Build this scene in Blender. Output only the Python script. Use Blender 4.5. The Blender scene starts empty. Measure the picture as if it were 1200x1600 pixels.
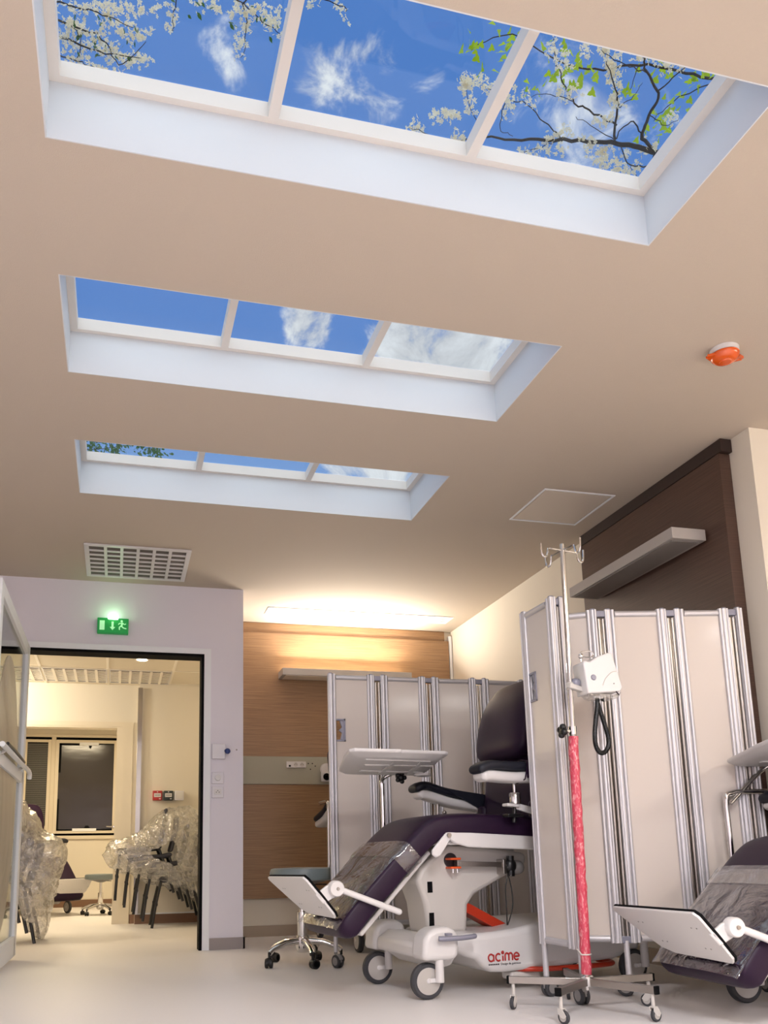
import bpy, math, random
from mathutils import Vector, Matrix, noise
R = random.Random(7)
PI = math.pi
sc = bpy.context.scene
COL = sc.collection

# ---------------------------------------------------------------- materials
def lin(h):
    h = h.lstrip('#'); o = []
    for i in (0, 2, 4):
        c = int(h[i:i+2], 16)/255
        o.append(c/12.92 if c <= .04045 else ((c+.055)/1.055)**2.4)
    return (*o, 1)
def mat(name, col, rough=.5, metal=0, bump=0, bscale=200, var=0, vscale=3, spec=None, coat=0, stretch=None, trans=0):
    m = bpy.data.materials.new(name); m.use_nodes = True
    nt = m.node_tree; N = nt.nodes; L = nt.links; b = N['Principled BSDF']
    b.inputs['Base Color'].default_value = lin(col); b.inputs['Roughness'].default_value = rough
    b.inputs['Metallic'].default_value = metal
    if spec is not None: b.inputs['Specular IOR Level'].default_value = spec
    if coat: b.inputs['Coat Weight'].default_value = coat; b.inputs['Coat Roughness'].default_value = .1
    tc = N.new('ShaderNodeTexCoord')
    src = tc.outputs['Object']
    if stretch:
        mp = N.new('ShaderNodeMapping'); mp.inputs['Scale'].default_value = stretch
        L.new(src, mp.inputs['Vector']); src = mp.outputs['Vector']
    if var:
        n = N.new('ShaderNodeTexNoise'); n.inputs['Scale'].default_value = vscale; n.inputs['Detail'].default_value = 5
        L.new(src, n.inputs['Vector'])
        mx = N.new('ShaderNodeMix'); mx.data_type = 'RGBA'
        c = lin(col)
        mx.inputs['A'].default_value = (c[0]*(1-var), c[1]*(1-var), c[2]*(1-var), 1)
        mx.inputs['B'].default_value = (min(1, c[0]*(1+var)), min(1, c[1]*(1+var)), min(1, c[2]*(1+var)), 1)
        L.new(n.outputs['Fac'], mx.inputs['Factor']); L.new(mx.outputs['Result'], b.inputs['Base Color'])
    if bump:
        n = N.new('ShaderNodeTexNoise'); n.inputs['Scale'].default_value = bscale; n.inputs['Detail'].default_value = 3
        L.new(src, n.inputs['Vector'])
        bp = N.new('ShaderNodeBump'); bp.inputs['Strength'].default_value = bump; bp.inputs['Distance'].default_value = .01
        L.new(n.outputs['Fac'], bp.inputs['Height']); L.new(bp.outputs['Normal'], b.inputs['Normal'])
    return m
def emis(name, col, s):
    m = bpy.data.materials.new(name); m.use_nodes = True; b = m.node_tree.nodes['Principled BSDF']
    b.inputs['Base Color'].default_value = lin(col); b.inputs['Emission Color'].default_value = lin(col)
    b.inputs['Emission Strength'].default_value = s
    return m
def wood(name, c1, c2, axis):
    m = bpy.data.materials.new(name); m.use_nodes = True
    nt = m.node_tree; N = nt.nodes; L = nt.links; b = N['Principled BSDF']
    tc = N.new('ShaderNodeTexCoord'); mp = N.new('ShaderNodeMapping')
    s = [3, 3, 3]; s[2] = 190; mp.inputs['Scale'].default_value = s
    n = N.new('ShaderNodeTexNoise'); n.inputs['Scale'].default_value = 1; n.inputs['Detail'].default_value = 6; n.inputs['Roughness'].default_value = .7
    cr = N.new('ShaderNodeValToRGB'); cr.color_ramp.elements[0].color = lin(c1); cr.color_ramp.elements[1].color = lin(c2)
    cr.color_ramp.elements[0].position = .3; cr.color_ramp.elements[1].position = .7
    L.new(tc.outputs['Object'], mp.inputs['Vector']); L.new(mp.outputs['Vector'], n.inputs['Vector'])
    L.new(n.outputs['Fac'], cr.inputs['Fac']); L.new(cr.outputs['Color'], b.inputs['Base Color'])
    b.inputs['Roughness'].default_value = .42
    return m
def glassm(name, tint='#ffffff', refl=1.0):
    m = bpy.data.materials.new(name); m.use_nodes = True
    nt = m.node_tree; N = nt.nodes; L = nt.links; N.remove(N['Principled BSDF']); out = N['Material Output']
    t = N.new('ShaderNodeBsdfTransparent'); t.inputs['Color'].default_value = lin(tint)
    g = N.new('ShaderNodeBsdfGlossy'); g.inputs['Roughness'].default_value = .02
    lw = N.new('ShaderNodeLayerWeight'); lw.inputs[0].default_value = .5
    pw = N.new('ShaderNodeMath'); pw.operation = 'POWER'; pw.inputs[1].default_value = 5; L.new(lw.outputs['Facing'], pw.inputs[0])
    fr = N.new('ShaderNodeMath'); fr.operation = 'MULTIPLY_ADD'; fr.inputs[1].default_value = .8*refl; fr.inputs[2].default_value = .03; L.new(pw.outputs[0], fr.inputs[0])
    mx = N.new('ShaderNodeMixShader')
    L.new(fr.outputs[0], mx.inputs[0]); L.new(t.outputs[0], mx.inputs[1]); L.new(g.outputs[0], mx.inputs[2]); L.new(mx.outputs[0], out.inputs[0])
    return m
def filmm(name, milk=.22, gl=.3, rough=.18, col='#f4efe6', bs=25, tint='#ffffff'):
    m = bpy.data.materials.new(name); m.use_nodes = True
    nt = m.node_tree; N = nt.nodes; L = nt.links; N.remove(N['Principled BSDF']); out = N['Material Output']
    t = N.new('ShaderNodeBsdfTransparent'); t.inputs['Color'].default_value = lin(tint)
    g = N.new('ShaderNodeBsdfGlossy'); g.inputs['Roughness'].default_value = rough
    d = N.new('ShaderNodeBsdfDiffuse'); d.inputs['Color'].default_value = lin(col)
    tr = N.new('ShaderNodeBsdfTranslucent'); tr.inputs['Color'].default_value = lin(col)
    tc = N.new('ShaderNodeTexCoord'); n = N.new('ShaderNodeTexNoise'); n.inputs['Scale'].default_value = bs; n.inputs['Detail'].default_value = 4; n.inputs['Distortion'].default_value = 1.2
    L.new(tc.outputs['Object'], n.inputs['Vector'])
    bp = N.new('ShaderNodeBump'); bp.inputs['Strength'].default_value = .9; bp.inputs['Distance'].default_value = .02
    L.new(n.outputs['Fac'], bp.inputs['Height']); L.new(bp.outputs['Normal'], g.inputs['Normal'])
    a = N.new('ShaderNodeMixShader'); a.inputs[0].default_value = .5; L.new(d.outputs[0], a.inputs[1]); L.new(tr.outputs[0], a.inputs[2])
    mr = N.new('ShaderNodeMapRange'); mr.inputs[1].default_value = .35; mr.inputs[2].default_value = .75; mr.inputs[3].default_value = milk*.3; mr.inputs[4].default_value = min(1, milk*2.2)
    L.new(n.outputs['Fac'], mr.inputs[0])
    b_ = N.new('ShaderNodeMixShader'); L.new(mr.outputs[0], b_.inputs[0]); L.new(t.outputs[0], b_.inputs[1]); L.new(a.outputs[0], b_.inputs[2])
    lw = N.new('ShaderNodeLayerWeight'); lw.inputs[0].default_value = .5; L.new(bp.outputs['Normal'], lw.inputs['Normal'])
    pw = N.new('ShaderNodeMath'); pw.operation = 'POWER'; pw.inputs[1].default_value = 3; L.new(lw.outputs['Facing'], pw.inputs[0])
    ma = N.new('ShaderNodeMath'); ma.operation = 'MULTIPLY_ADD'; ma.inputs[1].default_value = .6; ma.inputs[2].default_value = gl*.3; L.new(pw.outputs[0], ma.inputs[0])
    c = N.new('ShaderNodeMixShader'); L.new(ma.outputs[0], c.inputs[0]); L.new(b_.outputs[0], c.inputs[1]); L.new(g.outputs[0], c.inputs[2])
    L.new(c.outputs[0], out.inputs[0])
    return m
M = dict(
 ceil=mat('ceiling_paint', '#c0b3a3', .9, bump=.12, bscale=260, var=.02, vscale=120),
 wall=mat('wall_paint', '#e4e0e8', .85, bump=.04, bscale=300),
 wallw=mat('warm_wall_paint', '#e0d8c8', .85),
 white=mat('white_paint', '#eef0f3', .6), well=mat('well_paint', '#d0d4d8', .6), frame=mat('skylight_frame_paint', '#dcd6cf', .6),
 floor=mat('vinyl_floor', '#e8e4e2', .42, bump=.03, bscale=60, var=.035, vscale=160),
 skirt=mat('grey_skirting', '#9a918e', .6), skirtb=mat('brown_skirting', '#7a5c48', .6), skirtl=mat('beige_skirting', '#a89886', .6),
 black=mat('black_rubber', '#08080a', .8, spec=.15), blackg=mat('black_plastic', '#0e0e10', .35),
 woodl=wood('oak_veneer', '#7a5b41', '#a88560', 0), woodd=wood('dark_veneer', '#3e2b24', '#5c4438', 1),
 band=mat('service_band', '#a6a290', .55), alu=mat('anodised_aluminium', '#cecccf', .40, .5),
 alud=mat('grey_plastic_joint', '#8c8c9a', .45, .3), lam=mat('white_laminate', '#d0c6bd', .34, coat=.15),
 chrome=mat('chrome', '#dcdad8', .1, 1), steel=mat('brushed_steel', '#a8a29c', .3, 1),
 plast=mat('white_plastic', '#d9d6d4', .35), plastg=mat('light_grey_plastic', '#c9c4be', .4), plastd=mat('mid_grey_plastic', '#8d8a88', .45),
 viny=mat('aubergine_vinyl', '#231028', .42, spec=.25, bump=.05, bscale=500, var=.05, vscale=6),
 pad=mat('black_arm_pad', '#090c1c', .5), red=mat('red_enamel', '#b8341a', .35), orange=mat('orange_enamel', '#d9541e', .35),
 logo=mat('logo_red', '#a8201c', .5), ink=mat('ink', '#2a2226', .6), tyre=mat('grey_rubber', '#3a3a3e', .6), hub=mat('wheel_hub', '#b9b4ae', .45),
 stool=mat('grey_green_vinyl', '#6f7a7c', .4), fabric=mat('grey_fabric', '#43434a', .9, bump=.3, bscale=400),
 green=None, cord=mat('cord_black', '#0a0b0d', .4), knobb=mat('blue_key', '#21336e', .4), lampbox=mat('lamp_housing', '#aaa49e', .45), lampw=mat('lamp_diffuser_off', '#8b857f', .4),
 dark=mat('dark_void', '#6a625c', .8), pinkf=None, amber=mat('amber_lens', '#d8560f', .15, coat=.6), switch=mat('switch_white', '#dedbe0', .4),
 fire=mat('fire_red', '#b3241c', .4), dkgreen=mat('dark_green_box', '#1c2a28', .4), winf=mat('window_frame_cream', '#ddd2bd', .5), blind=mat('blind_slats', '#5c5a56', .5),
 bark=mat('bark', '#241a18', .9), petal=mat('petal', '#f0e2c6', .7), leafy=mat('spring_leaf', '#aec41a', .6), leafg=mat('green_leaf', '#33601f', .6), stamen=mat('blossom_centre', '#9aa04e', .7),
 tile=mat('ceiling_tile', '#ddd3c0', .9), tbar=mat('tile_bar', '#efe8da', .6), ext=mat('render_wall', '#c9c4bb', .9), soil=mat('grass_ground', '#4c6a2c', 1, var=.2, vscale=2),
 glass=glassm('clear_glass', '#f4f8f8', .5), glassd=glassm('door_glass', '#dfe3e0'), film=filmm('clear_wrap', .30, .8, .10, bs=16), filmc=filmm('protective_film', .035, .65, .07, bs=7),
 bandf=filmm('clear_strap', .03, .55, .06, bs=6), oval=filmm('frosted_oval', .75, .1, .4, '#b9ab98', 1),
)
def streaky(name, c1, c2, sc_, p0, p1):
    m = mat(name, c1, .3, coat=.35, bump=.6, bscale=70, stretch=(1, 1, .4)); nt = m.node_tree; N = nt.nodes; L = nt.links
    tc = N.new('ShaderNodeTexCoord'); mp = N.new('ShaderNodeMapping'); mp.inputs['Scale'].default_value = sc_; mp.inputs['Rotation'].default_value = (.5, .4, .3)
    n = N.new('ShaderNodeTexNoise'); n.inputs['Scale'].default_value = 1; n.inputs['Detail'].default_value = 6; n.inputs['Distortion'].default_value = .8
    cr = N.new('ShaderNodeValToRGB'); cr.color_ramp.elements[0].color = lin(c1); cr.color_ramp.elements[1].color = lin(c2); cr.color_ramp.elements[0].position = p0; cr.color_ramp.elements[1].position = p1
    L.new(tc.outputs['Object'], mp.inputs['Vector']); L.new(mp.outputs['Vector'], n.inputs['Vector']); L.new(n.outputs['Fac'], cr.inputs['Fac']); L.new(cr.outputs['Color'], N['Principled BSDF'].inputs['Base Color'])
    return m
M['pinkf'] = streaky('pink_wrap', '#c03a50', '#eab0b0', (120, 120, 45), .5, .78)
# dark protective film on the far window, glossy and wavy
M['dkfilm'] = mat('dark_window_film', '#3c3838', .16, bump=.35, bscale=2.2, stretch=(.5, 1, 2))
# translucent petals/leaves pass some sky light
for k in ('petal', 'leafy', 'leafg'):
    b = M[k].node_tree.nodes['Principled BSDF']; nt = M[k].node_tree
    tr = nt.nodes.new('ShaderNodeBsdfTranslucent'); tr.inputs['Color'].default_value = b.inputs['Base Color'].default_value
    mx = nt.nodes.new('ShaderNodeMixShader'); mx.inputs[0].default_value = .5
    nt.links.new(b.outputs[0], mx.inputs[1]); nt.links.new(tr.outputs[0], mx.inputs[2]); nt.links.new(mx.outputs[0], nt.nodes['Material Output'].inputs[0])

# ---------------------------------------------------------------- mesh builder
class MB:
    def __init__(s): s.v = []; s.f = []
    def add(s, vs, fs):
        n = len(s.v); s.v += [tuple(v) for v in vs]; s.f += [tuple(i+n for i in f) for f in fs]; return s
    def box(s, x0, x1, y0, y1, z0, z1):
        return s.add([(x0,y0,z0),(x1,y0,z0),(x1,y1,z0),(x0,y1,z0),(x0,y0,z1),(x1,y0,z1),(x1,y1,z1),(x0,y1,z1)],
                     [(0,3,2,1),(4,5,6,7),(0,1,5,4),(1,2,6,5),(2,3,7,6),(3,0,4,7)])
    def bar(s, p, q, w, h, up=(0,0,1)):
        p = Vector(p); q = Vector(q); d = (q-p).normalized(); u = Vector(up)
        if abs(d.dot(u)) > .95: u = Vector((1,0,0))
        a = d.cross(u).normalized()*w/2; b = a.cross(d).normalized()*h/2
        vs = [p-a-b, p+a-b, p+a+b, p-a+b, q-a-b, q+a-b, q+a+b, q-a+b]
        return s.add(vs, [(0,3,2,1),(4,5,6,7),(0,1,5,4),(1,2,6,5),(2,3,7,6),(3,0,4,7)])
    def tube(s, pts, r, seg=10, closed=False):
        pts = [Vector(p) for p in pts]; n = len(pts); rs = r if isinstance(r, (list, tuple)) else [r]*n
        rings = []; prev = None
        for i, p in enumerate(pts):
            if closed: d = (pts[(i+1) % n]-pts[i-1])
            else: d = pts[min(i+1, n-1)]-pts[max(i-1, 0)]
            d.normalize()
            if prev is None:
                u = Vector((0,0,1)) if abs(d.z) < .9 else Vector((1,0,0)); a = d.cross(u).normalized()
            else: a = (prev-d*prev.dot(d)).normalized()
            prev = a; b = d.cross(a)
            rings.append([p+(a*math.cos(t)+b*math.sin(t))*rs[i] for t in [2*PI*k/seg for k in range(seg)]])
        vs = [v for g in rings for v in g]; fs = []
        for i in range(n if closed else n-1):
            j = (i+1) % n
            for k in range(seg):
                l = (k+1) % seg; fs.append((i*seg+k, i*seg+l, j*seg+l, j*seg+k))
        if not closed: fs += [tuple(range(seg))[::-1], tuple(range((n-1)*seg, n*seg))]
        return s.add(vs, fs)
    def cyl(s, p, q, r, r2=None, seg=20): return s.tube([p, q], [r, r if r2 is None else r2], seg)
    def lathe(s, prof, o=(0,0,0), ax='z', seg=28):
        vs = []
        for (r, h) in prof:
            for k in range(seg):
                c, n = r*math.cos(2*PI*k/seg), r*math.sin(2*PI*k/seg)
                v = {'z': (c, n, h), 'y': (c, h, n), 'x': (h, c, n)}[ax]; vs.append((v[0]+o[0], v[1]+o[1], v[2]+o[2]))
        fs = []
        for i in range(len(prof)-1):
            for k in range(seg): l = (k+1) % seg; fs.append((i*seg+k, i*seg+l, (i+1)*seg+l, (i+1)*seg+k))
        fs += [tuple(range(seg))[::-1], tuple(range((len(prof)-1)*seg, len(prof)*seg))]
        return s.add(vs, fs)
    def prism(s, pts, a, b, ax='y'):
        n = len(pts)
        mk = {'y': lambda p, h: (p[0], h, p[1]), 'z': lambda p, h: (p[0], p[1], h), 'x': lambda p, h: (h, p[0], p[1])}[ax]
        return s.add([mk(p, a) for p in pts]+[mk(p, b) for p in pts],
                     [tuple(range(n))[::-1], tuple(range(n, 2*n))]+[(i, (i+1) % n, n+(i+1) % n, n+i) for i in range(n)])
    def ball(s, c, r, seg=14, sc_=(1,1,1)):
        prof = [(max(1e-4, math.sin(PI*i/8)*r), -math.cos(PI*i/8)*r) for i in range(9)]
        m = MB().lathe(prof, seg=seg); return s.add([(c[0]+v[0]*sc_[0], c[1]+v[1]*sc_[1], c[2]+v[2]*sc_[2]) for v in m.v], m.f)
    def xf(s, mtx): s.v = [tuple(mtx @ Vector(v)) for v in s.v]; return s
    def join(s, o): return s.add(o.v, o.f)
    def obj(s, name, m, parent=None, bevel=0, seg=2, ang=38, smooth=True, subd=0):
        me = bpy.data.meshes.new(name); me.from_pydata([tuple(v) for v in s.v], [], s.f); me.validate()
        import bmesh
        bm = bmesh.new(); bm.from_mesh(me); bmesh.ops.recalc_face_normals(bm, faces=bm.faces); bm.to_mesh(me); bm.free()
        if smooth:
            me.polygons.foreach_set('use_smooth', [True]*len(me.polygons)); me.set_sharp_from_angle(angle=math.radians(ang))
        me.materials.append(m); me.update()
        o = bpy.data.objects.new(name, me); COL.objects.link(o)
        if parent: o.parent = parent
        if bevel:
            md = o.modifiers.new('bevel', 'BEVEL'); md.width = bevel; md.segments = seg; md.limit_method = 'ANGLE'; md.angle_limit = math.radians(35); md.harden_normals = False
        return o
def tag(o, label=None, cat=None, group=None, kind=None):
    if label: o['label'] = label
    if cat: o['category'] = cat
    if group: o['group'] = group
    if kind: o['kind'] = kind
    return o
def thing(name, label, cat, loc=(0,0,0), rz=0, group=None):
    o = bpy.data.objects.new(name, None); COL.objects.link(o); o.empty_display_size = .1
    o.location = loc; o.rotation_euler = (0, 0, rz); return tag(o, label, cat, group)
def struct(name, mb, m, parent=None, **k):
    o = mb.obj(name, m, parent, **k)
    if parent is None: o['kind'] = 'structure'
    return o
def copy_tree(o, parent=None):
    c = o.copy(); COL.objects.link(c)
    if parent: c.parent = parent
    for ch in list(o.children): copy_tree(ch, c)
    return c
def arc(c, r, a0, a1, n, plane='xz'):
    o = []
    for i in range(n+1):
        a = a0+(a1-a0)*i/n; u, v = r*math.cos(a), r*math.sin(a)
        o.append({'xz': (c[0]+u, c[1], c[2]+v), 'xy': (c[0]+u, c[1]+v, c[2]), 'yz': (c[0], c[1]+u, c[2]+v)}[plane])
    return o
def smooth_path(P, n=6):
    P = [Vector(p) for p in P]; out = []
    for i in range(len(P)-1):
        p0 = P[max(i-1, 0)]; p1 = P[i]; p2 = P[i+1]; p3 = P[min(i+2, len(P)-1)]
        for k in range(n):
            t = k/n
            out.append(.5*((2*p1)+(-p0+p2)*t+(2*p0-5*p1+4*p2-p3)*t*t+(-p0+3*p1-3*p2+p3)*t**3))
    out.append(P[-1]); return out
def cushion(path, w, th, e=5, seg=28, endr=1.0, wt=None):
    """padded cushion swept along a path in the x-z plane; w half width (y), th half thickness"""
    P = smooth_path([(p[0], 0, p[1]) for p in path], 8)
    L = [0]
    for i in range(1, len(P)): L.append(L[-1]+(P[i]-P[i-1]).length)
    T = L[-1]; mb = MB(); vs = []; ts = []
    cap = th*endr
    samples = [(-1, a) for a in (0, .15, .35, .6, .8)] + [(0, i) for i in range(len(P)) if cap*1.02 < L[i] < T-cap*1.02] + [(1, a) for a in (.8, .6, .35, .15, 0)]
    def at(l):
        l = max(0, min(T, l))
        for i in range(1, len(P)):
            if L[i] >= l or i == len(P)-1:
                t = (l-L[i-1])/(L[i]-L[i-1]+1e-9); return P[i-1].lerp(P[i], t), (P[i]-P[i-1]).normalized()
    for k, a in samples:
        if k == 0: p, d = at(L[a]); s_ = 1; l = L[a]
        else:
            l = a*cap if k < 0 else T-a*cap; p, d = at(l); s_ = math.sqrt(max(0, 1-(1-a)**2)); s_ = max(s_, .06)
        nrm = Vector((-d.z, 0, d.x)); f = (1-(1-s_)*min(1, th/w)) ; ww = w*(wt(l/T) if wt else 1)
        ring = []
        for j in range(seg):
            an = 2*PI*j/seg; c, n = math.cos(an), math.sin(an)
            cx = math.copysign(abs(c)**(2/e), c); sx = math.copysign(abs(n)**(2/e), n)
            ring.append(p+Vector((0, cx*ww*f, 0))+nrm*(sx*th*s_))
        vs.append(ring)
    n = len(vs); fs = []
    for i in range(n-1):
        for j in range(seg): l = (j+1) % seg; fs.append((i*seg+j, i*seg+l, (i+1)*seg+l, (i+1)*seg+j))
    fs += [tuple(range(seg))[::-1], tuple(range((n-1)*seg, n*seg))]
    return mb.add([v for r in vs for v in r], fs)
def text_mesh(body, size, ext=.0006):
    cu = bpy.data.curves.new('lettering', 'FONT'); cu.body = body; cu.size = size; cu.extrude = ext; cu.align_x = 'LEFT'
    o = bpy.data.objects.new('lettering', cu); COL.objects.link(o); bpy.context.view_layer.update()
    me = bpy.data.meshes.new_from_object(o.evaluated_get(bpy.context.evaluated_depsgraph_get()))
    mb = MB(); mb.v = [tuple(v.co) for v in me.vertices]; mb.f = [tuple(p.vertices) for p in me.polygons]
    bpy.data.objects.remove(o); bpy.data.curves.remove(cu); return mb
def area(name, loc, size, power, col, rot=(0,0,0), sy=None, spread=None):
    l = bpy.data.lights.new(name, 'AREA'); l.energy = power; l.color = col; l.size = size
    if sy: l.shape = 'RECTANGLE'; l.size_y = sy
    if spread: l.spread = spread
    o = bpy.data.objects.new(name, l); COL.objects.link(o); o.location = loc; o.rotation_euler = rot; return o

# ---------------------------------------------------------------- camera
F_, PX, PY, YW, PT, RL = 1319.264, 516.872, 1093.994, -.249184, .186177, -.0187773
cam = bpy.data.cameras.new('camera'); co = bpy.data.objects.new('camera', cam); COL.objects.link(co)
cy, sy = math.cos(YW), math.sin(YW); f0 = Vector((-sy, cy, 0)); rt = Vector((cy, sy, 0)); up = Vector((0, 0, 1))
f2 = f0*math.cos(PT)+up*math.sin(PT); u2 = up*math.cos(PT)-f0*math.sin(PT)
r3 = rt*math.cos(RL)+u2*math.sin(RL); u3 = u2*math.cos(RL)-rt*math.sin(RL)
mw = Matrix((r3, u3, -f2)).transposed().to_4x4(); mw.translation = (0, 0, .6); co.matrix_world = mw
cam.sensor_fit = 'HORIZONTAL'; cam.sensor_width = 36; cam.lens = F_/1200*36
cam.shift_x = (600-PX)/1200; cam.shift_y = (PY-800)/1200; cam.clip_end = 300; cam.clip_start = .05
sc.camera = co
sc.view_settings.view_transform = 'Standard'; sc.view_settings.look = 'None'; sc.view_settings.gamma = 1
sc.view_settings.exposure = 0; sc.view_settings.use_curve_mapping = False

# ---------------------------------------------------------------- sky
W = bpy.data.worlds.new('sky'); sc.world = W; W.use_nodes = True
nt = W.node_tree; N = nt.nodes; L = nt.links; bg = N['Background']
tc = N.new('ShaderNodeTexCoord'); D = tc.outputs['Generated']
def dotn(v):
    n = N.new('ShaderNodeVectorMath'); n.operation = 'DOT_PRODUCT'; L.new(D, n.inputs[0]); n.inputs[1].default_value = Vector(v).normalized(); return n.outputs['Value']
def mrange(s, a, b, c=0, d=1):
    n = N.new('ShaderNodeMapRange'); n.interpolation_type = 'SMOOTHSTEP'; L.new(s, n.inputs[0])
    for i, v in enumerate((a, b, c, d)): n.inputs[i+1].default_value = v
    return n.outputs[0]
def mth(op, a, b):
    n = N.new('ShaderNodeMath'); n.operation = op
    for i, v in enumerate((a, b)):
        if isinstance(v, (int, float)): n.inputs[i].default_value = v
        else: L.new(v, n.inputs[i])
    return n.outputs[0]
nz = N.new('ShaderNodeTexNoise'); nz.inputs['Scale'].default_value = 16; nz.inputs['Detail'].default_value = 9; nz.inputs['Roughness'].default_value = .62; nz.inputs['Distortion'].default_value = .6
L.new(D, nz.inputs['Vector'])
blobs = [((.165,.655,.74),2.6,.75),((.21,.652,.728),2.9,.7),((.085,.66,.743),2.3,.4),((.262,.632,.73),1.6,.35),((.188,.798,.572),2.3,1.3),((.165,.655,.735),4.2,.3),
 ((.30,.783,.545),3.6,1.5),((.345,.770,.535),4.0,1.55),((.40,.75,.52),3.2,1.0),((.245,.87,.432),2.3,.9),((.29,.856,.428),3.0,1.0),((.34,.84,.425),2.6,.8),
 ((.486,.545,.683),4.0,.55),((.37,.59,.72),4.0,.4),((.43,.60,.67),5,.45),((-.3,.8,.5),8,.6),((.7,.6,.4),9,.6)]
acc = None
for v, rad, st in blobs:
    c = mrange(dotn(v), math.cos(math.radians(rad)), 1, 0, st); acc = c if acc is None else mth('MAXIMUM', acc, c)
cl = mrange(mth('ADD', mth('MULTIPLY', acc, .62), mth('MULTIPLY', mth('SUBTRACT', nz.outputs['Fac'], .5), 2.6)), .22, .85)
cl = mth('MULTIPLY', cl, mrange(acc, .02, .2))
grad = N.new('ShaderNodeSeparateXYZ'); L.new(D, grad.inputs[0])
blue = N.new('ShaderNodeMix'); blue.data_type = 'RGBA'; blue.inputs['A'].default_value = lin('#8ab2ea'); blue.inputs['B'].default_value = lin('#5c8ad6')
L.new(mrange(grad.outputs['Z'], .3, .62), blue.inputs['Factor'])
m1 = N.new('ShaderNodeMix'); m1.data_type = 'RGBA'; cb = mrange(nz.outputs['Fac'], .35, .7, .62, .95); cc = N.new('ShaderNodeCombineColor'); [L.new(cb, cc.inputs[k]) for k in (0, 1)]; L.new(mth('ADD', cb, .05), cc.inputs[2]); L.new(cc.outputs[0], m1.inputs['B'])
L.new(cl, m1.inputs['Factor']); L.new(blue.outputs['Result'], m1.inputs['A'])
m2 = N.new('ShaderNodeMix'); m2.data_type = 'RGBA'; m2.inputs['B'].default_value = (1.85, 2.0, 2.22, 1)   # unseen bright haze around the zenith and behind, added to light the wells
L.new(mrange(dotn((0, -.62, .78)), .34, .62), m2.inputs['Factor']); L.new(m1.outputs['Result'], m2.inputs['A'])
L.new(m2.outputs['Result'], bg.inputs['Color']); bg.inputs['Strength'].default_value = 1

# ---------------------------------------------------------------- room shell
H = 2.607
SX = (-.243, 1.680); SY = [(1.565, 2.16), (2.745, 3.348), (3.94, 4.549)]
def slab(xs, ys, z0, z1, holes):
    mb = MB()
    for i in range(len(xs)-1):
        for j in range(len(ys)-1):
            cx, cy_ = (xs[i]+xs[i+1])/2, (ys[j]+ys[j+1])/2
            hole = lambda a, b: any(h[0] < a < h[1] and h[2] < b < h[3] for h in holes)
            if hole(cx, cy_): continue
            x0, x1, y0, y1 = xs[i], xs[i+1], ys[j], ys[j+1]
            mb.add([(x0,y0,z0),(x1,y0,z0),(x1,y1,z0),(x0,y1,z0)], [(0,3,2,1)]); mb.add([(x0,y0,z1),(x1,y0,z1),(x1,y1,z1),(x0,y1,z1)], [(0,1,2,3)])
    for h in holes:
        mb.add([(h[0],h[2],z0),(h[1],h[2],z0),(h[1],h[3],z0),(h[0],h[3],z0),(h[0],h[2],z1),(h[1],h[2],z1),(h[1],h[3],z1),(h[0],h[3],z1)],
               [(0,1,5,4),(1,2,6,5),(2,3,7,6),(3,0,4,7)])
    return mb
wt_ = .004
holes = [(SX[0]-wt_, SX[1]+wt_, a-wt_, b+wt_) for a, b in SY]
xs = [-2.1, holes[0][0], holes[0][1], 5.0]; ys = [-3.1] + [v for h in holes for v in h[2:]] + [7.1]
struct('ceiling', slab(xs, ys, H, 2.858, holes), M['ceil'], smooth=False)
struct('floor', MB().box(-4, 6, -4, 13.2, -.05, 0), M['floor'], smooth=False)
struct('wall_front', MB().box(-1.25-.9, -1.25, 6.07, 6.2, 0, H).box(-1.25, .592, 6.07, 6.2, 2.09, H).box(.592, .88, 6.07, 6.2, 0, H).box(.80, .88, 6.2, 7.1, 0, H), M['wall'], smooth=False)
struct('wall_back', MB().box(.78, 3.05, 6.94, 7.1, 0, H), M['wallw'], smooth=False)
struct('wall_right', MB().box(2.90, 3.2, 3.142, 7.1, 0, H), M['wallw'], smooth=False)
struct('wall_recess', MB().box(3.2, 4.9, 4.3, 4.42, 0, H).box(4.8, 4.92, -3.1, 4.42, 0, H), M['wallw'], smooth=False)
struct('wall_left', MB().box(-2.12, -2.0, -3.1, 6.2, 0, H), M['wall'], smooth=False)
struct('wall_behind', MB().box(-2.1, 4.9, -3.1, -3.0, 0, H), M['wall'], smooth=False)
# door opening: black seal, casing
d1 = struct('door_1', MB().box(.572, .592, 6.05, 6.19, 0, 2.072).box(-1.25, .592, 6.05, 6.19, 2.072, 2.092), M['black'], smooth=False)
struct('trim_1', MB().box(.592, .642, 6.054, 6.07, 0, 2.135).box(-1.29, .592, 6.054, 6.07, 2.092, 2.135), M['white'], smooth=False)
struct('baseboard_front', MB().box(.642, .892, 6.058, 6.07, 0, .078).box(.88, .892, 6.058, 6.94, 0, .078), M['skirt'], smooth=False)
struct('baseboard_back', MB().box(.892, 2.9, 6.925, 6.94, 0, .085), M['skirtl'], smooth=False)
struct('baseboard_right', MB().box(2.888, 2.9, 3.142, 6.94, 0, .085).box(2.888, 3.2, 3.13, 3.142, 0, .085), M['skirtl'], smooth=False)

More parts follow.
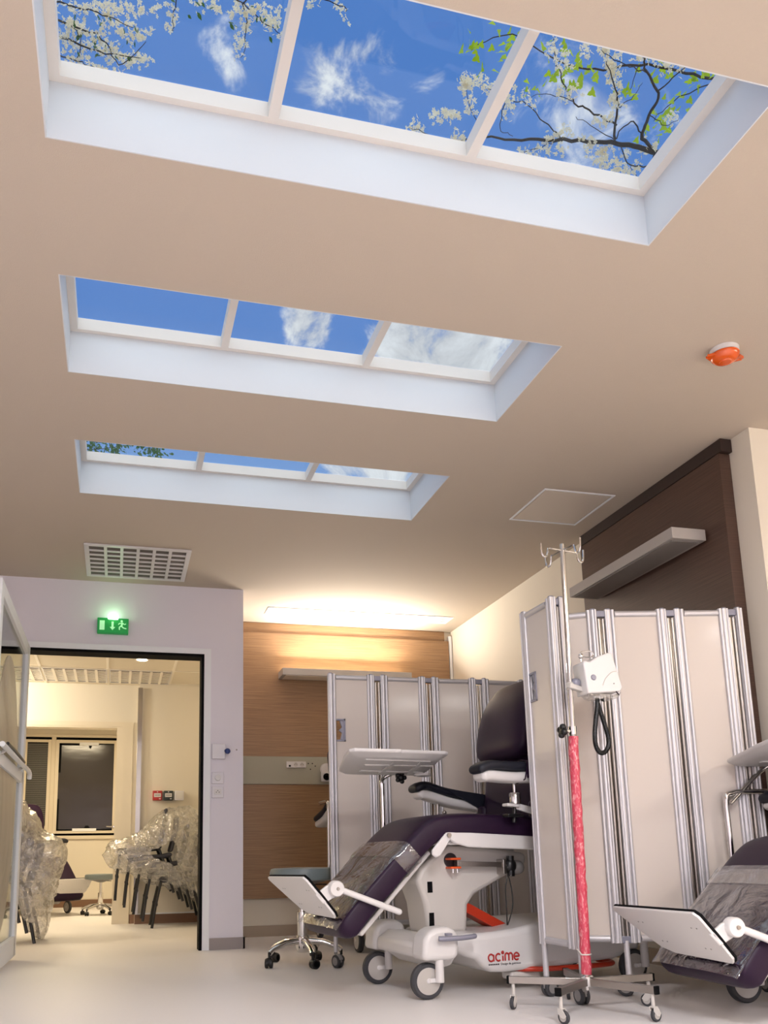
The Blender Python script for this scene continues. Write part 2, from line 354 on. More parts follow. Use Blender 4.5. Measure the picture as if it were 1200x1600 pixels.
# skylights
ORD = ['nearest', 'middle', 'farthest']
for i, (a, b) in enumerate(SY):
    w = struct('window_%d' % (i+1), MB().box(SX[0]-wt_, SX[0], a-wt_, b+wt_, H, 2.856).box(SX[1], SX[1]+wt_, a-wt_, b+wt_, H, 2.856).box(SX[0], SX[1], a-wt_, a, H, 2.856).box(SX[0], SX[1], b, b+wt_, H, 2.856), M['well'], smooth=False)
    fr = MB(); zt = 2.846; z0 = 2.794
    fr.box(SX[0], SX[0]+.03, a, b, z0, zt).box(SX[1]-.03, SX[1], a, b, z0, zt).box(SX[0]+.03, SX[1]-.03, a, a+.022, z0, zt).box(SX[0]+.03, SX[1]-.03, b-.022, b, z0, zt)
    for mx in (.400, 1.040): fr.box(mx-.016, mx+.016, a+.022, b-.022, z0, zt)
    fr.obj('window_frame', M['frame'], w, smooth=False)
    for x0, x1 in ((SX[0]+.03, .384), (.416, 1.024), (1.056, SX[1]-.03)):
        MB().box(x0, x1, a+.022, b-.022, 2.848, 2.852).obj('glass_pane', M['glass'], w, smooth=False)
    pl = area('sky_portal', ((SX[0]+SX[1])/2, (a+b)/2, 2.875), SX[1]-SX[0]-.06, 1, (1,1,1), sy=b-a-.05); pl.data.cycles.is_portal = True

# ---------------------------------------------------------------- alcove (back) wood panelling
o = thing('wood_wall_cladding', 'oak veneer bedhead panelling with a grey service band on the back wall', 'wall panel', (1.9, 6.94, 0))
def P_(mb, name, m, par, off, **k): return mb.xf(Matrix.Translation((-off[0], -off[1], -off[2]))).obj(name, m, par, **k)
of = (1.9, 6.94, 0)
P_(MB().box(.885, 2.862, 6.905, 6.938, 1.452, 2.512), 'upper_board', M['woodl'], o, of, smooth=False)
P_(MB().box(.885, 2.862, 6.905, 6.938, .299, 1.218), 'lower_board', M['woodl'], o, of, smooth=False)
P_(MB().box(.885, 2.83, 6.918, 6.938, 2.516, 2.603), 'top_strip', M['woodl'], o, of, smooth=False)
P_(MB().box(.885, 2.862, 6.899, 6.938, 1.220, 1.450), 'service_band', M['band'], o, of, smooth=False)
for x, z in ((1.55,1.393),(1.585,1.393),(1.61,1.372),(1.568,1.345)): P_(MB().lathe([(.005,-.002),(.005,.001)], (x, 6.898, z), 'y', 10), 'screw_hole', M['black'], o, of)
P_(MB().box(2.868, 2.892, 6.90, 6.938, 0.09, 2.56), 'end_strip', M['white'], o, of, smooth=False)

s = thing('socket_strip', 'white double socket strip on the grey band of the back wall', 'socket', (1.445, 6.899, 1.382))
MB().box(-.083,.083,-.014,-.001,-.026,.026).obj('face_plate', M['plast'], s, bevel=.003)
for x in (-.005, .048):
    MB().lathe([(.019,-.0155),(.019,-.013)], (x,0,0), 'y', 20).obj('socket', M['plastg'], s)
    MB().lathe([(.003,-.0165),(.003,-.0150)], (x-.008,0,0), 'y', 8).lathe([(.003,-.0165),(.003,-.0150)], (x+.008,0,0), 'y', 8).lathe([(.003,-.0165),(.003,-.0150)], (x,0,.009), 'y', 8).obj('socket_hole', M['black'], s)
MB().box(-.065,-.047,-.0155,-.013,-.018,-.004).obj('network_port', M['black'], s)
s = thing('nurse_call_unit', 'small round white call unit on the grey band beside the screen edge', 'call unit', (1.70, 6.899, 1.29))
MB().lathe([(.05,0),(.05,-.018),(.042,-.026)][::-1], (0,-.001,.055), 'y').obj('upper_disc', M['plast'], s)
MB().box(-.045,.045,-.03,-.001,-.05,.03).obj('body', M['plast'], s, bevel=.008)
MB().lathe([(.03,-.034),(.03,-.028)], (0,0,-.01), 'y').obj('black_outlet', M['black'], s)
MB().lathe([(.012,-.038),(.012,-.033)], (0,0,-.01), 'y').obj('outlet_core', M['chrome'], s)

def bedhead_lamp(name, label, loc, rz, ln, lit, mb_, md_):
    t = thing(name, label, 'wall lamp', loc, rz)       # local: x along, -y out of wall
    MB().box(-ln/2, ln/2, -.20, -.006, .0, .058).obj('housing', mb_, t, bevel=.002)
    MB().box(-ln/2+.03, ln/2-.03, -.185, -.03, -.004, .0).obj('lower_diffuser', md_, t, smooth=False)
    MB().box(-ln/2+.03, ln/2-.03, -.185, -.03, .0585, .061).obj('upper_diffuser', lit, t, smooth=False)
    return t
glow = emis('lamp_glow', '#fff0cf', 6)
bedhead_lamp('bedhead_lamp', 'long lit bedhead lamp glowing upward on the back wall', (1.865, 6.905, 2.108), 0, 1.13, glow, M['lampbox'], mat('lamp_under_warm', '#efe7d6', .5))
area('bedhead_uplight', (1.865, 6.77, 2.20), 1.05, 40, (1, .92, .82), (PI+.62, 0, 0), sy=.14)
bedhead_lamp('bedhead_lamp', 'long unlit grey bedhead lamp on the dark brown panel above the screens', (2.83, 3.915, 2.132), -PI/2, .99, M['lampw'], M['lampbox'], M['lampw'])

# right bedhead panel
o = thing('wood_wall_cladding', 'dark brown bedhead panel on the right wall behind the tall screen', 'wall panel', (2.83, 3.93, 0)); of = (2.83, 3.93, 0)
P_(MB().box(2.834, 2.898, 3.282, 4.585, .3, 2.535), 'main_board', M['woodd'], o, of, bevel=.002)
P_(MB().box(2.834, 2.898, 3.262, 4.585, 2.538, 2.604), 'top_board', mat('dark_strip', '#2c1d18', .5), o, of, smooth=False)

# linear diffuser, grille, hatch, alarm on the ceiling
t = thing('slot_diffuser', 'long white slotted air diffuser in the ceiling by the back wall', 'air vent', (1.94, 6.56, H))
MB().box(-.80,.80,-.10,-.078,-.006,-.001).box(-.80,.80,.078,.10,-.006,-.001).box(-.80,-.775,-.078,.078,-.006,-.001).box(.775,.80,-.078,.078,-.006,-.001).obj('frame', M['white'], t, smooth=False)
MB().box(-.775,.775,-.078,.078,-.0018,-.0005).obj('slot_backing', M['dark'], t, smooth=False)
for k in range(4): MB().box(-.775,.775,-.066+k*.036,-.044+k*.036,-.006,-.002).obj('slat', M['white'], t, smooth=False)
t = thing('ceiling_grille', 'square white lattice air grille in the ceiling above the exit sign', 'air vent', (.09, 5.62, H))
MB().box(-.34,.34,-.315,-.285,-.012,-.001).box(-.34,.34,.285,.315,-.012,-.001).box(-.34,-.31,-.285,.285,-.012,-.001).box(.31,.34,-.285,.285,-.012,-.001).obj('frame', M['plast'], t, bevel=.002)
MB().box(-.31,.31,-.285,.285,-.003,-.001).obj('grille_backing', M['dark'], t, smooth=False)
for k in range(1,6): x = -.31+.62*k/6; MB().box(x-.010,x+.010,-.285,.285,-.012,-.003).obj('upright_bar', M['plast'], t, smooth=False)
for k in range(1,7): y = -.285+.57*k/7; MB().box(-.31,.31,y-.008,y+.008,-.011,-.003).obj('louvre', M['plast'], t, smooth=False)
t = thing('ceiling_hatch', 'square white access hatch in the ceiling near the dark bedhead panel', 'hatch', (2.482, 4.19, H))
MB().box(-.222,.222,-.222,-.210,-.005,-.001).box(-.222,.222,.210,.222,-.005,-.001).box(-.222,-.210,-.21,.21,-.005,-.001).box(.210,.222,-.21,.21,-.005,-.001).obj('frame', M['white'], t, smooth=False)
MB().box(-.203,.203,-.203,.203,-.0035,-.001).obj('hatch_door', mat('gloss_paint', '#cfc3b5', .4), t, smooth=False)
t = thing('fire_sounder', 'orange fire alarm beacon on a white base on the ceiling', 'fire alarm', (2.345, 2.62, H), math.radians(-8))
MB().lathe([(.045,-.026),(.055,-.02),(.056,-.001)], seg=32).obj('base', M['plast'], t)
prof = [(.001,-.058),(.022,-.0575),(.024,-.054),(.036,-.052),(.05,-.042),(.056,-.030),(.056,-.024)]
MB().lathe(prof, seg=36).obj('amber_lens', M['amber'], t)
MB().prism([(-.05,-.022),(-.078,-.006),(-.076,.001),(-.062,.002),(-.062,.006),(-.078,.008),(-.05,.026)], -.038, -.028, 'z').obj('lens_wing', M['amber'], t, bevel=.001)
MB().prism([(.05,-.022),(.078,-.006),(.076,.001),(.062,.002),(.062,.006),(.078,.008),(.05,.026)], -.038, -.028, 'z').obj('lens_wing', M['amber'], t, bevel=.001)

# exit sign
t = thing('exit_sign', 'green emergency exit sign with running man above the doorway', 'exit sign', (-.062, 6.068, 2.2125))
MB().box(-.108,.108,-.045,0,0,.112).obj('sign_body', emis('sign_green', '#0f7a38', .55), t, bevel=.004)
gw = emis('sign_pale', '#a9e3b0', .55)
MB().box(-.092,-.058,-.0475,-.0455,.022,.090).obj('door_symbol', gw, t, smooth=False)
MB().prism([(-.010,.085),(.004,.085),(.004,.045),(.016,.045),(-.003,.022),(-.022,.045),(-.010,.045)], -.0475, -.0455).obj('arrow_symbol', gw, t, smooth=False)
rm = MB().lathe([(.008,-.0475),(.008,-.0455)], (.060,0,.090), 'y', 14)
for p, q, w in (((.066,.080),(.058,.052),.013),((.063,.076),(.044,.074),.006),((.044,.074),(.038,.064),.006),((.066,.076),(.080,.066),.006),((.080,.066),(.090,.072),.006),((.060,.054),(.044,.046),.008),((.044,.046),(.046,.026),.007),((.058,.054),(.074,.040),.008),((.074,.040),(.094,.036),.007)):
    rm.bar((p[0],-.0465,p[1]),(q[0],-.0465,q[1]), w, .002, (0,1,0)) if False else rm.bar((p[0],-.0465,p[1]),(q[0],-.0465,q[1]), .002 if False else w, .002, (0,1,0))
rm.obj('running_man_symbol', gw, t, smooth=False)
MB().box(-.036,.036,-.052,-.005,.100,.136).obj('lamp_block', emis('sign_lamp', '#d9ffe0', 5), t, bevel=.006)
pt = bpy.data.lights.new('sign_glow', 'POINT'); pt.energy = .35; pt.color = (.35, 1, .35); pt.shadow_soft_size = .03
po = bpy.data.objects.new('sign_glow', pt); COL.objects.link(po); po.location = (-.062, 5.985, 2.345)

# switches by the door
t = thing('thermostat', 'square white thermostat with a blue key, topmost fitting beside the doorway', 'thermostat', (.70, 6.069, 1.378))
MB().box(-.048,.048,-.022,0,-.054,.054).obj('cover', M['switch'], t, bevel=.004)
k_ = MB().lathe([(.012,-.024),(.012,-.04),(.010,-.055)], (.052,0,.004), 'y', 16).ball((.060,-.052,-.002), .021, sc_=(1,.8,1)).obj('blue_key', M['knobb'], t)
t = thing('dimmer_switch', 'square white dimmer with a round dial beside the doorway', 'switch', (.696, 6.069, 1.188))
MB().box(-.042,.042,-.012,0,-.042,.042).obj('cover', M['switch'], t, bevel=.003)
MB().lathe([(.021,-.028),(.022,-.012)], seg=24, ax='y').obj('dial', M['plast'], t, bevel=.001)
t = thing('wall_socket', 'white wall socket, lowest fitting beside the doorway', 'socket', (.696, 6.069, 1.085))
MB().box(-.042,.042,-.012,0,-.040,.040).obj('cover', M['switch'], t, bevel=.003)
MB().box(-.026,.026,-.015,-.012,-.016,.022).obj('socket_face', M['plast'], t, bevel=.004)
MB().lathe([(.0035,-.0165),(.0035,-.0145)], (-.010,0,.0), 'y', 8).lathe([(.0035,-.0165),(.0035,-.0145)], (.010,0,0), 'y', 8).lathe([(.0035,-.0165),(.0035,-.0145)], (0,0,.011), 'y', 8).obj('pin_hole', M['ink'], t)
tag(MB().lathe([(.006,-.003),(.006,0)], (.832,6.0695,1.393), 'y', 12).obj('screw_cap', M['skirt']), 'tiny round screw cap on the white wall right of the thermostat', 'screw cap')

# ---------------------------------------------------------------- glazed door leaf on the left
t = thing('glazed_door_leaf', 'white glazed door leaf standing open at the left of the doorway', 'door', (-.63, 5.99, 0))
x0, x1 = -.022, .022
MB().box(x0,x1,-.11,0,.03,2.075).box(x0,x1,-1.5,-1.42,.03,2.075).box(x0,x1,-1.42,-.075,2.0,2.075).box(x0,x1,-1.42,-.075,.03,.155).box(x0,x1,-1.42,-.075,1.13,1.20).obj('door_frame', M['white'], t, bevel=.003)
MB().box(-.004,.004,-1.415,-.08,1.205,1.995).obj('upper_glass', M['glassd'], t, smooth=False)
MB().box(-.004,.004,-1.415,-.08,.16,1.125).obj('lower_glass', M['glassd'], t, smooth=False)
el = [(-.86+.56*math.cos(2*PI*k/48), 1.0+.80*math.sin(2*PI*k/48)) for k in range(48)]
MB().prism(el, .0045, .0065, 'x').obj('frosted_oval', M['oval'], t, smooth=False)
MB().tube(smooth_path([(.05,-1.40,1.215),(.05,-.5,1.215),(.055,-.15,1.215),(.058,-.03,1.20),(.055,.0,1.17)],6), .015, 12).obj('push_bar', M['white'], t)
for y in (-1.2,-.35): MB().cyl((.02,y,1.19),(.05,y,1.213),.010).obj('bar_bracket', M['plastg'], t)
MB().tube(smooth_path([(.052,-1.2,1.245),(.052,-.8,1.250),(.052,-.45,1.243),(.052,-.33,1.24)],5), .009, 8).obj('dark_strip', M['blackg'], t)

# ---------------------------------------------------------------- room beyond the doorway
struct('wall_passage', MB().box(-2.6,-1.3,9.0,9.12,0,2.45).box(-1.3,.04,9.0,9.12,2.0,2.45).box(.04,.2,9.0,9.12,0,2.45).box(.2,.95,8.9,9.12,0,2.45).box(.86,1.0,7.1,9.12,0,2.45).box(-2.72,-2.6,6.2,9.12,0,2.45).box(-2.6,-2.15,6.07,6.2,0,2.45), M['wallw'], smooth=False)
struct('ceiling_passage', MB().box(-2.7,.86,6.2,7.1,2.45,2.55).box(-2.7,1.0,7.1,9.12,2.45,2.55), M['tile'], smooth=False)
tb = MB()
for x in (-2.585,-1.97,-1.355,-.745,-.12,.505): tb.box(x-.012,x+.012,6.2,9.0,2.446,2.45)
for y in (6.42,7.03,7.64,8.25,8.87): tb.box(-2.6,.88,y-.012,y+.012,2.445,2.4495)
struct('trim_2', tb, M['tbar'], smooth=False)
struct('baseboard_passage', MB().box(.2,.88,8.888,8.9,0,.09).box(.15,.2,8.988,9.0,0,.09).box(.868,.88,7.1,8.888,0,.09), M['skirtb'], smooth=False)
struct('trim_3', MB().box(.2,.88,8.885,8.9,.092,.105), M['white'], smooth=False)
t = struct('door_2', MB().box(.04,.145,8.985,9.0,0,2.05).box(-1.4,.04,8.985,9.0,2.0,2.05).box(-.02,.04,8.99,9.13,0,2.0).box(-1.3,-.02,8.99,9.13,1.985,2.0), M['winf'], smooth=False)
tag(MB().box(.185,.232,8.872,8.884,.1,2.40).obj('corner_guard', M['steel'], bevel=.001), 'tall steel corner guard on the cream wall beyond the doorway', 'corner guard')
for gx, lb in ((-.43,'white louvred ceiling grille beyond the doorway, left one'),(.195,'white louvred ceiling grille beyond the doorway, right one'),(-1.05,'white louvred ceiling grille seen through the glazed door')):
    t = thing('ceiling_grille', lb, 'air vent', (gx, 8.56, 2.45), group='ceiling grilles beyond the doorway')
    MB().box(-.30,.30,-.30,-.29,-.012,-.005).box(-.30,.30,.29,.30,-.012,-.005).box(-.3,-.29,-.29,.29,-.012,-.005).box(.29,.3,-.29,.29,-.012,-.005).obj('frame', M['plast'], t, smooth=False)
    MB().box(-.29,.29,-.29,.29,-.006,-.0051).obj('grille_backing', M['dark'], t, smooth=False)
    for k in range(1,6): MB().box(-.3+.1*k-.012,-.3+.1*k+.012,-.29,.29,-.014,-.006).obj('upright_bar', M['tbar'], t, smooth=False)
    for k in range(1,9): MB().box(-.29,.29,-.29+.0645*k-.012,-.29+.0645*k+.012,-.013,-.006).obj('louvre', M['tbar'], t, smooth=False)
t = thing('recessed_downlight', 'small round lit downlight in the ceiling just past the doorway', 'downlight', (.19, 7.79, 2.449))
MB().lathe([(.055,-.006),(.07,-.003),(.07,-.001)], seg=28).obj('ring', M['plast'], t)
MB().lathe([(.05,-.008),(.05,-.006)], seg=24).obj('lamp', emis('warm_lamp', '#ffe3ae', 12), t)
# wall call points
def callpt(name, label, cat, x, m, writing):
    t = thing(name, label, cat, (x, 8.899, 1.275))
    MB().box(-.047,.047,-.045,0,-.049,.049).obj('box', m, t, bevel=.005)
    if writing:
        MB().box(-.035,.035,-.048,-.045,-.016,.022).obj('white_window', M['plast'], t, smooth=False)
        w = MB()
        for k in range(5): w.box(-.026+k*.011,-.018+k*.011,-.0495,-.048,.0,.007)
        w.obj('lettering', M['ink'], t, smooth=False)
        MB().box(-.006,.006,-.048,-.045,.032,.040).box(.016,.034,-.048,-.045,-.038,-.030).obj('small_mark', M['plast'], t, smooth=False)
    else:
        MB().box(-.034,.034,-.049,-.045,-.034,.034).obj('rocker', M['plast'], t, bevel=.002)
callpt('fire_call_point', 'red fire call point on the cream wall above the wrapped chairs', 'fire alarm', .401, M['fire'], True)
callpt('door_release', 'dark green door release box between red call point and white switch', 'door release', .512, M['dkgreen'], True)
callpt('light_switch', 'white light switch right of the dark green release box', 'switch', .622, M['switch'], False)

# far room with window
struct('wall_window', MB().box(-2.6,-1.36,12.8,12.95,0,2.6).box(-1.36,.06,12.8,12.95,0,.95).box(-1.36,.06,12.8,12.95,2.46,2.6).box(.06,1.3,12.8,12.95,0,2.6).box(1.2,1.32,9.12,12.8,0,2.6).box(-2.72,-2.6,9.12,12.95,0,2.6), M['wallw'], smooth=False)
struct('ceiling_far', MB().box(-2.7,1.3,9.12,12.95,2.6,2.7), M['tile'], smooth=False)
struct('baseboard_window', MB().box(-2.6,1.2,12.785,12.8,0,.10), M['skirtb'], smooth=False)
w = struct('window_4', MB().box(-1.36,.06,12.77,12.80,.95,1.0).box(-1.36,.06,12.77,12.80,2.42,2.46).box(-.94,-.88,12.77,12.82,1.0,2.42).box(.0,.06,12.77,12.80,1.0,2.42).box(-1.36,-1.31,12.77,12.8,1.0,2.42), M['winf'], bevel=.003)
MB().box(-.88,-.83,12.75,12.78,1.03,2.38).box(-.06,.0,12.75,12.78,1.03,2.38).box(-.83,-.06,12.75,12.78,2.33,2.38).box(-.83,-.06,12.75,12.78,1.03,1.07).obj('window_sash', M['winf'], w, bevel=.003)
MB().box(-1.31,-1.27,12.75,12.78,1.03,2.38).box(-.985,-.94,12.75,12.78,1.03,2.38).box(-1.27,-.985,12.75,12.78,2.34,2.38).box(-1.27,-.985,12.75,12.78,1.03,1.14).obj('window_sash', M['winf'], w, bevel=.003)
MB().box(-.83,-.06,12.76,12.77,1.07,2.33).obj('pane', M['dkfilm'], w, smooth=False)
bl = MB()
for k in range(44): z = 1.15+k*.0268; bl.box(-1.27,-.985,12.766,12.776,z,z+.019)
MB().box(-1.4,.1,12.83,12.86,.90,2.5).obj('night_backing', M['black'], w, smooth=False)
bl.obj('blind', M['blind'], w, smooth=False)
MB().box(-1.27,-.985,12.785,12.79,1.14,2.34).obj('pane', M['black'], w, smooth=False)
tp = MB()
for c in ((-.83,-.80,1.50,1.07+.0),(-.83,-.80,1.07,1.50)): pass
tp.box(-.83,-.805,12.745,12.749,1.07,1.52).box(-.83,-.61,12.745,12.749,1.07,1.09).box(-.28,-.06,12.745,12.749,1.07,1.09).box(-.83,-.55,12.745,12.749,2.30,2.33).box(-.83,-.80,12.745,12.749,1.9,2.33).box(-.28,-.06,12.745,12.749,2.315,2.33)
tp.prism([(-.46,1.09),(-.36,1.09),(-.39,1.14),(-.43,1.14)], 12.744, 12.749).prism([(-.43,2.32),(-.37,2.32),(-.39,2.26),(-.41,2.26)], 12.744, 12.749).obj('black_seal', M['black'], w, smooth=False)
MB().box(-.61,-.28,12.742,12.75,1.06,1.10).box(-.55,-.28,12.742,12.75,2.30,2.345).obj('white_tape', M['white'], w, smooth=False)
MB().cyl((-.03,12.74,1.12),(-.14,12.72,1.125),.012,.010).cyl((-.03,12.75,1.12),(-.03,12.70,1.12),.014).obj('window_handle', M['chrome'], w)

# ---------------------------------------------------------------- stacked chairs
def make_chair(label):
    t = thing('stacking_chair', label, 'chair')
    t['group'] = 'stacking chairs beyond the doorway'
    cushion([(-.22,.452),(-.1,.445),(.08,.435),(.2,.445)], .22, .022, e=4, seg=20).obj('seat', M['fabric'], t)
    bk = cushion([(.19,.47),(.235,.60),(.265,.72),(.272,.80)], .215, .018, e=4, seg=20).obj('backrest', M['fabric'], t)
    for s in (-1, 1):
        MB().tube([(-.19, s*.19, .43), (-.235, s*.215, .22), (-.27, s*.235, 0)], .0135, 10).lathe([(.015,.20),(.017,.215),(.015,.23)], (-.235, s*.215, 0), seg=12).obj('leg', M['blackg'], t)
        MB().tube([(.17, s*.19, .43), (.22, s*.21, .22), (.27, s*.23, 0)], .0135, 10).lathe([(.015,.20),(.017,.215),(.015,.23)], (.22, s*.21, 0), seg=12).obj('leg', M['blackg'], t)
    MB().tube([(-.2,-.19,.42),(.18,-.19,.42),(.18,.19,.42),(-.2,.19,.42)], .010, 8, closed=True).obj('seat_frame', M['blackg'], t)
    return t
base = make_chair('grey stacking chair with black legs, lowest of the right wrapped stack')
ordn = ['lowest', 'second from the bottom', 'middle one', 'second from the top', 'topmost']
for st, (ox, oy, side) in enumerate(((.615, 8.48, 'right'), (-.86, 7.36, 'left'))):
    for k in range(5):
        c = base if (st == 0 and k == 0) else copy_tree(base)
        c.location = (ox-.085*k*(1 if st == 0 else .7), oy+.008*k, .072*k); c.rotation_euler = (0, math.radians(-1.5*k), 0)
        c['label'] = 'grey stacking chair with black legs, %s of the %s wrapped stack' % (ordn[k], side)
def wrap(name, label, prof, yc, hw, seed, amp=.024):
    # crumpled film shell: closed x-z outline swept in y, rounded at both sides, wrinkled by noise
    P = []
    n = len(prof)
    for i in range(n):
        a, b = Vector(prof[i]), Vector(prof[(i+1) % n]); m = max(2, int((b-a).length/.014))
        for k in range(m): P.append(a.lerp(b, k/m))
    c = sum(P, Vector((0,0)))/len(P); mb = MB(); rings = []; NY = 40
    for j in range(NY+1):
        t = -1+2*j/NY; s = max(.02, (1-abs(t)**3.2)**.42); ring = []
        for i, p in enumerate(P):
            q = c+(p-c)*(.25+.75*s) if abs(t) < 1 else c+(p-c)*.25
            v = Vector((q.x, yc+t*hw, q.y))
            d = Vector((p.x-c.x, t*.6, p.y-c.y)).normalized()
            w = noise.noise(v*6+Vector((seed,0,0)))*1.2+(1-2.2*abs(noise.noise(Vector((v.x*11, v.y*6, v.z*7))+Vector((0,seed,0)))))*1.0+(1-3*abs(noise.noise(Vector((v.x*26+v.z*14, v.y*12, v.z*16)))))*.45
            v += d*amp*(w-.3); v.z = max(v.z, .004); ring.append(v)
        rings.append(ring)
    m = len(P); fs = []
    for j in range(NY):
        for i in range(m): l = (i+1) % m; fs.append((j*m+i, j*m+l, (j+1)*m+l, (j+1)*m+i))
    mb.add([v for r in rings for v in r], fs)
    o = mb.obj(name, M['film'], ang=50); return tag(o, label, 'plastic wrap')
wrap('plastic_wrap', 'crumpled clear plastic film over the right stack of chairs', [(-.10,.68),(-.04,.80),(.14,.84),(.26,.93),(.38,1.03),(.50,1.10),(.70,1.12),(.80,.98),(.835,.6),(.835,.30),(.74,.24),(.62,.33),(.48,.38),(.30,.44),(.15,.50),(.02,.52),(-.03,.56)], 8.49, .30, 3)
wrap('plastic_wrap', 'crumpled clear plastic film hanging over the left stack of chairs', [(-1.35,.70),(-1.25,1.0),(-.95,1.15),(-.78,1.13),(-.66,1.0),(-.60,.90),(-.52,.83),(-.44,.80),(-.40,.72),(-.44,.55),(-.50,.30),(-.52,.10),(-.56,.02),(-.63,.05),(-.66,.35),(-.78,.40),(-1.1,.40),(-1.3,.5)], 7.42, .34, 11)

# ---------------------------------------------------------------- casters
def caster(parent, x, y, r, w, top, ang, mf, mt, mh, name='caster', twin=False, white=False):
    """fork + wheel; ang = heading of the wheel's trailing direction"""
    c, s = math.cos(ang), math.sin(ang); Mx = Matrix.Translation((x, y, 0)) @ Matrix.Rotation(ang, 4, 'Z'); off = r*.45
    fk = MB()
    if twin:
        fk.prism([(off-r*.95, r*.95),(off-r*.9,r*1.5),(off-r*.2,r*2.05),(off+r*.6,r*1.85),(off+r*1.05,r*1.1),(off+r*.9,r*.8)], -w*.22, w*.22)
        fk.prism([(off-r*.95, r*1.3),(off-r*.75,r*1.75),(off-r*.1,r*2.12),(off+r*.6,r*1.9),(off+r*1.08,r*1.3)], -w*.62, w*.62)
    else:
        fk.prism([(-r*.45,r*2.25),(r*.5,r*2.25),(off+r*.75,r*1.2),(off+r*.35,r*.75),(off-r*.25,r*.85),(-r*.45,r*1.6)], -w*.75, -w*.55)
        fk.prism([(-r*.45,r*2.25),(r*.5,r*2.25),(off+r*.75,r*1.2),(off+r*.35,r*.75),(off-r*.25,r*.85),(-r*.45,r*1.6)], w*.55, w*.75)
        fk.box(-r*.45, r*.5, -w*.75, w*.75, r*2.1, r*2.3)
    fk.cyl((0,0,r*2.0),(0,0,top), r*.28)
    f = fk.xf(Mx).obj(name, mf, parent, bevel=r*.06)
    for d in ((-.55, .55) if twin else (0,)):
        ww = w*(.42 if twin else .5); yo = d*w
        m1_ = MB().lathe([(r*.62,yo-ww),(r*.9,yo-ww),(r,yo-ww*.6),(r,yo+ww*.6),(r*.9,yo+ww),(r*.62,yo+ww)], (off,0,r), 'y', 28).xf(Mx).obj('wheel', mt, f)
        MB().lathe([(r*.15,yo-ww*1.12),(r*.64,yo-ww*1.02),(r*.64,yo+ww*1.02),(r*.15,yo+ww*1.12)], (off,0,r), 'y', 24).xf(Mx).obj('wheel_hub', mh, f)
    return f

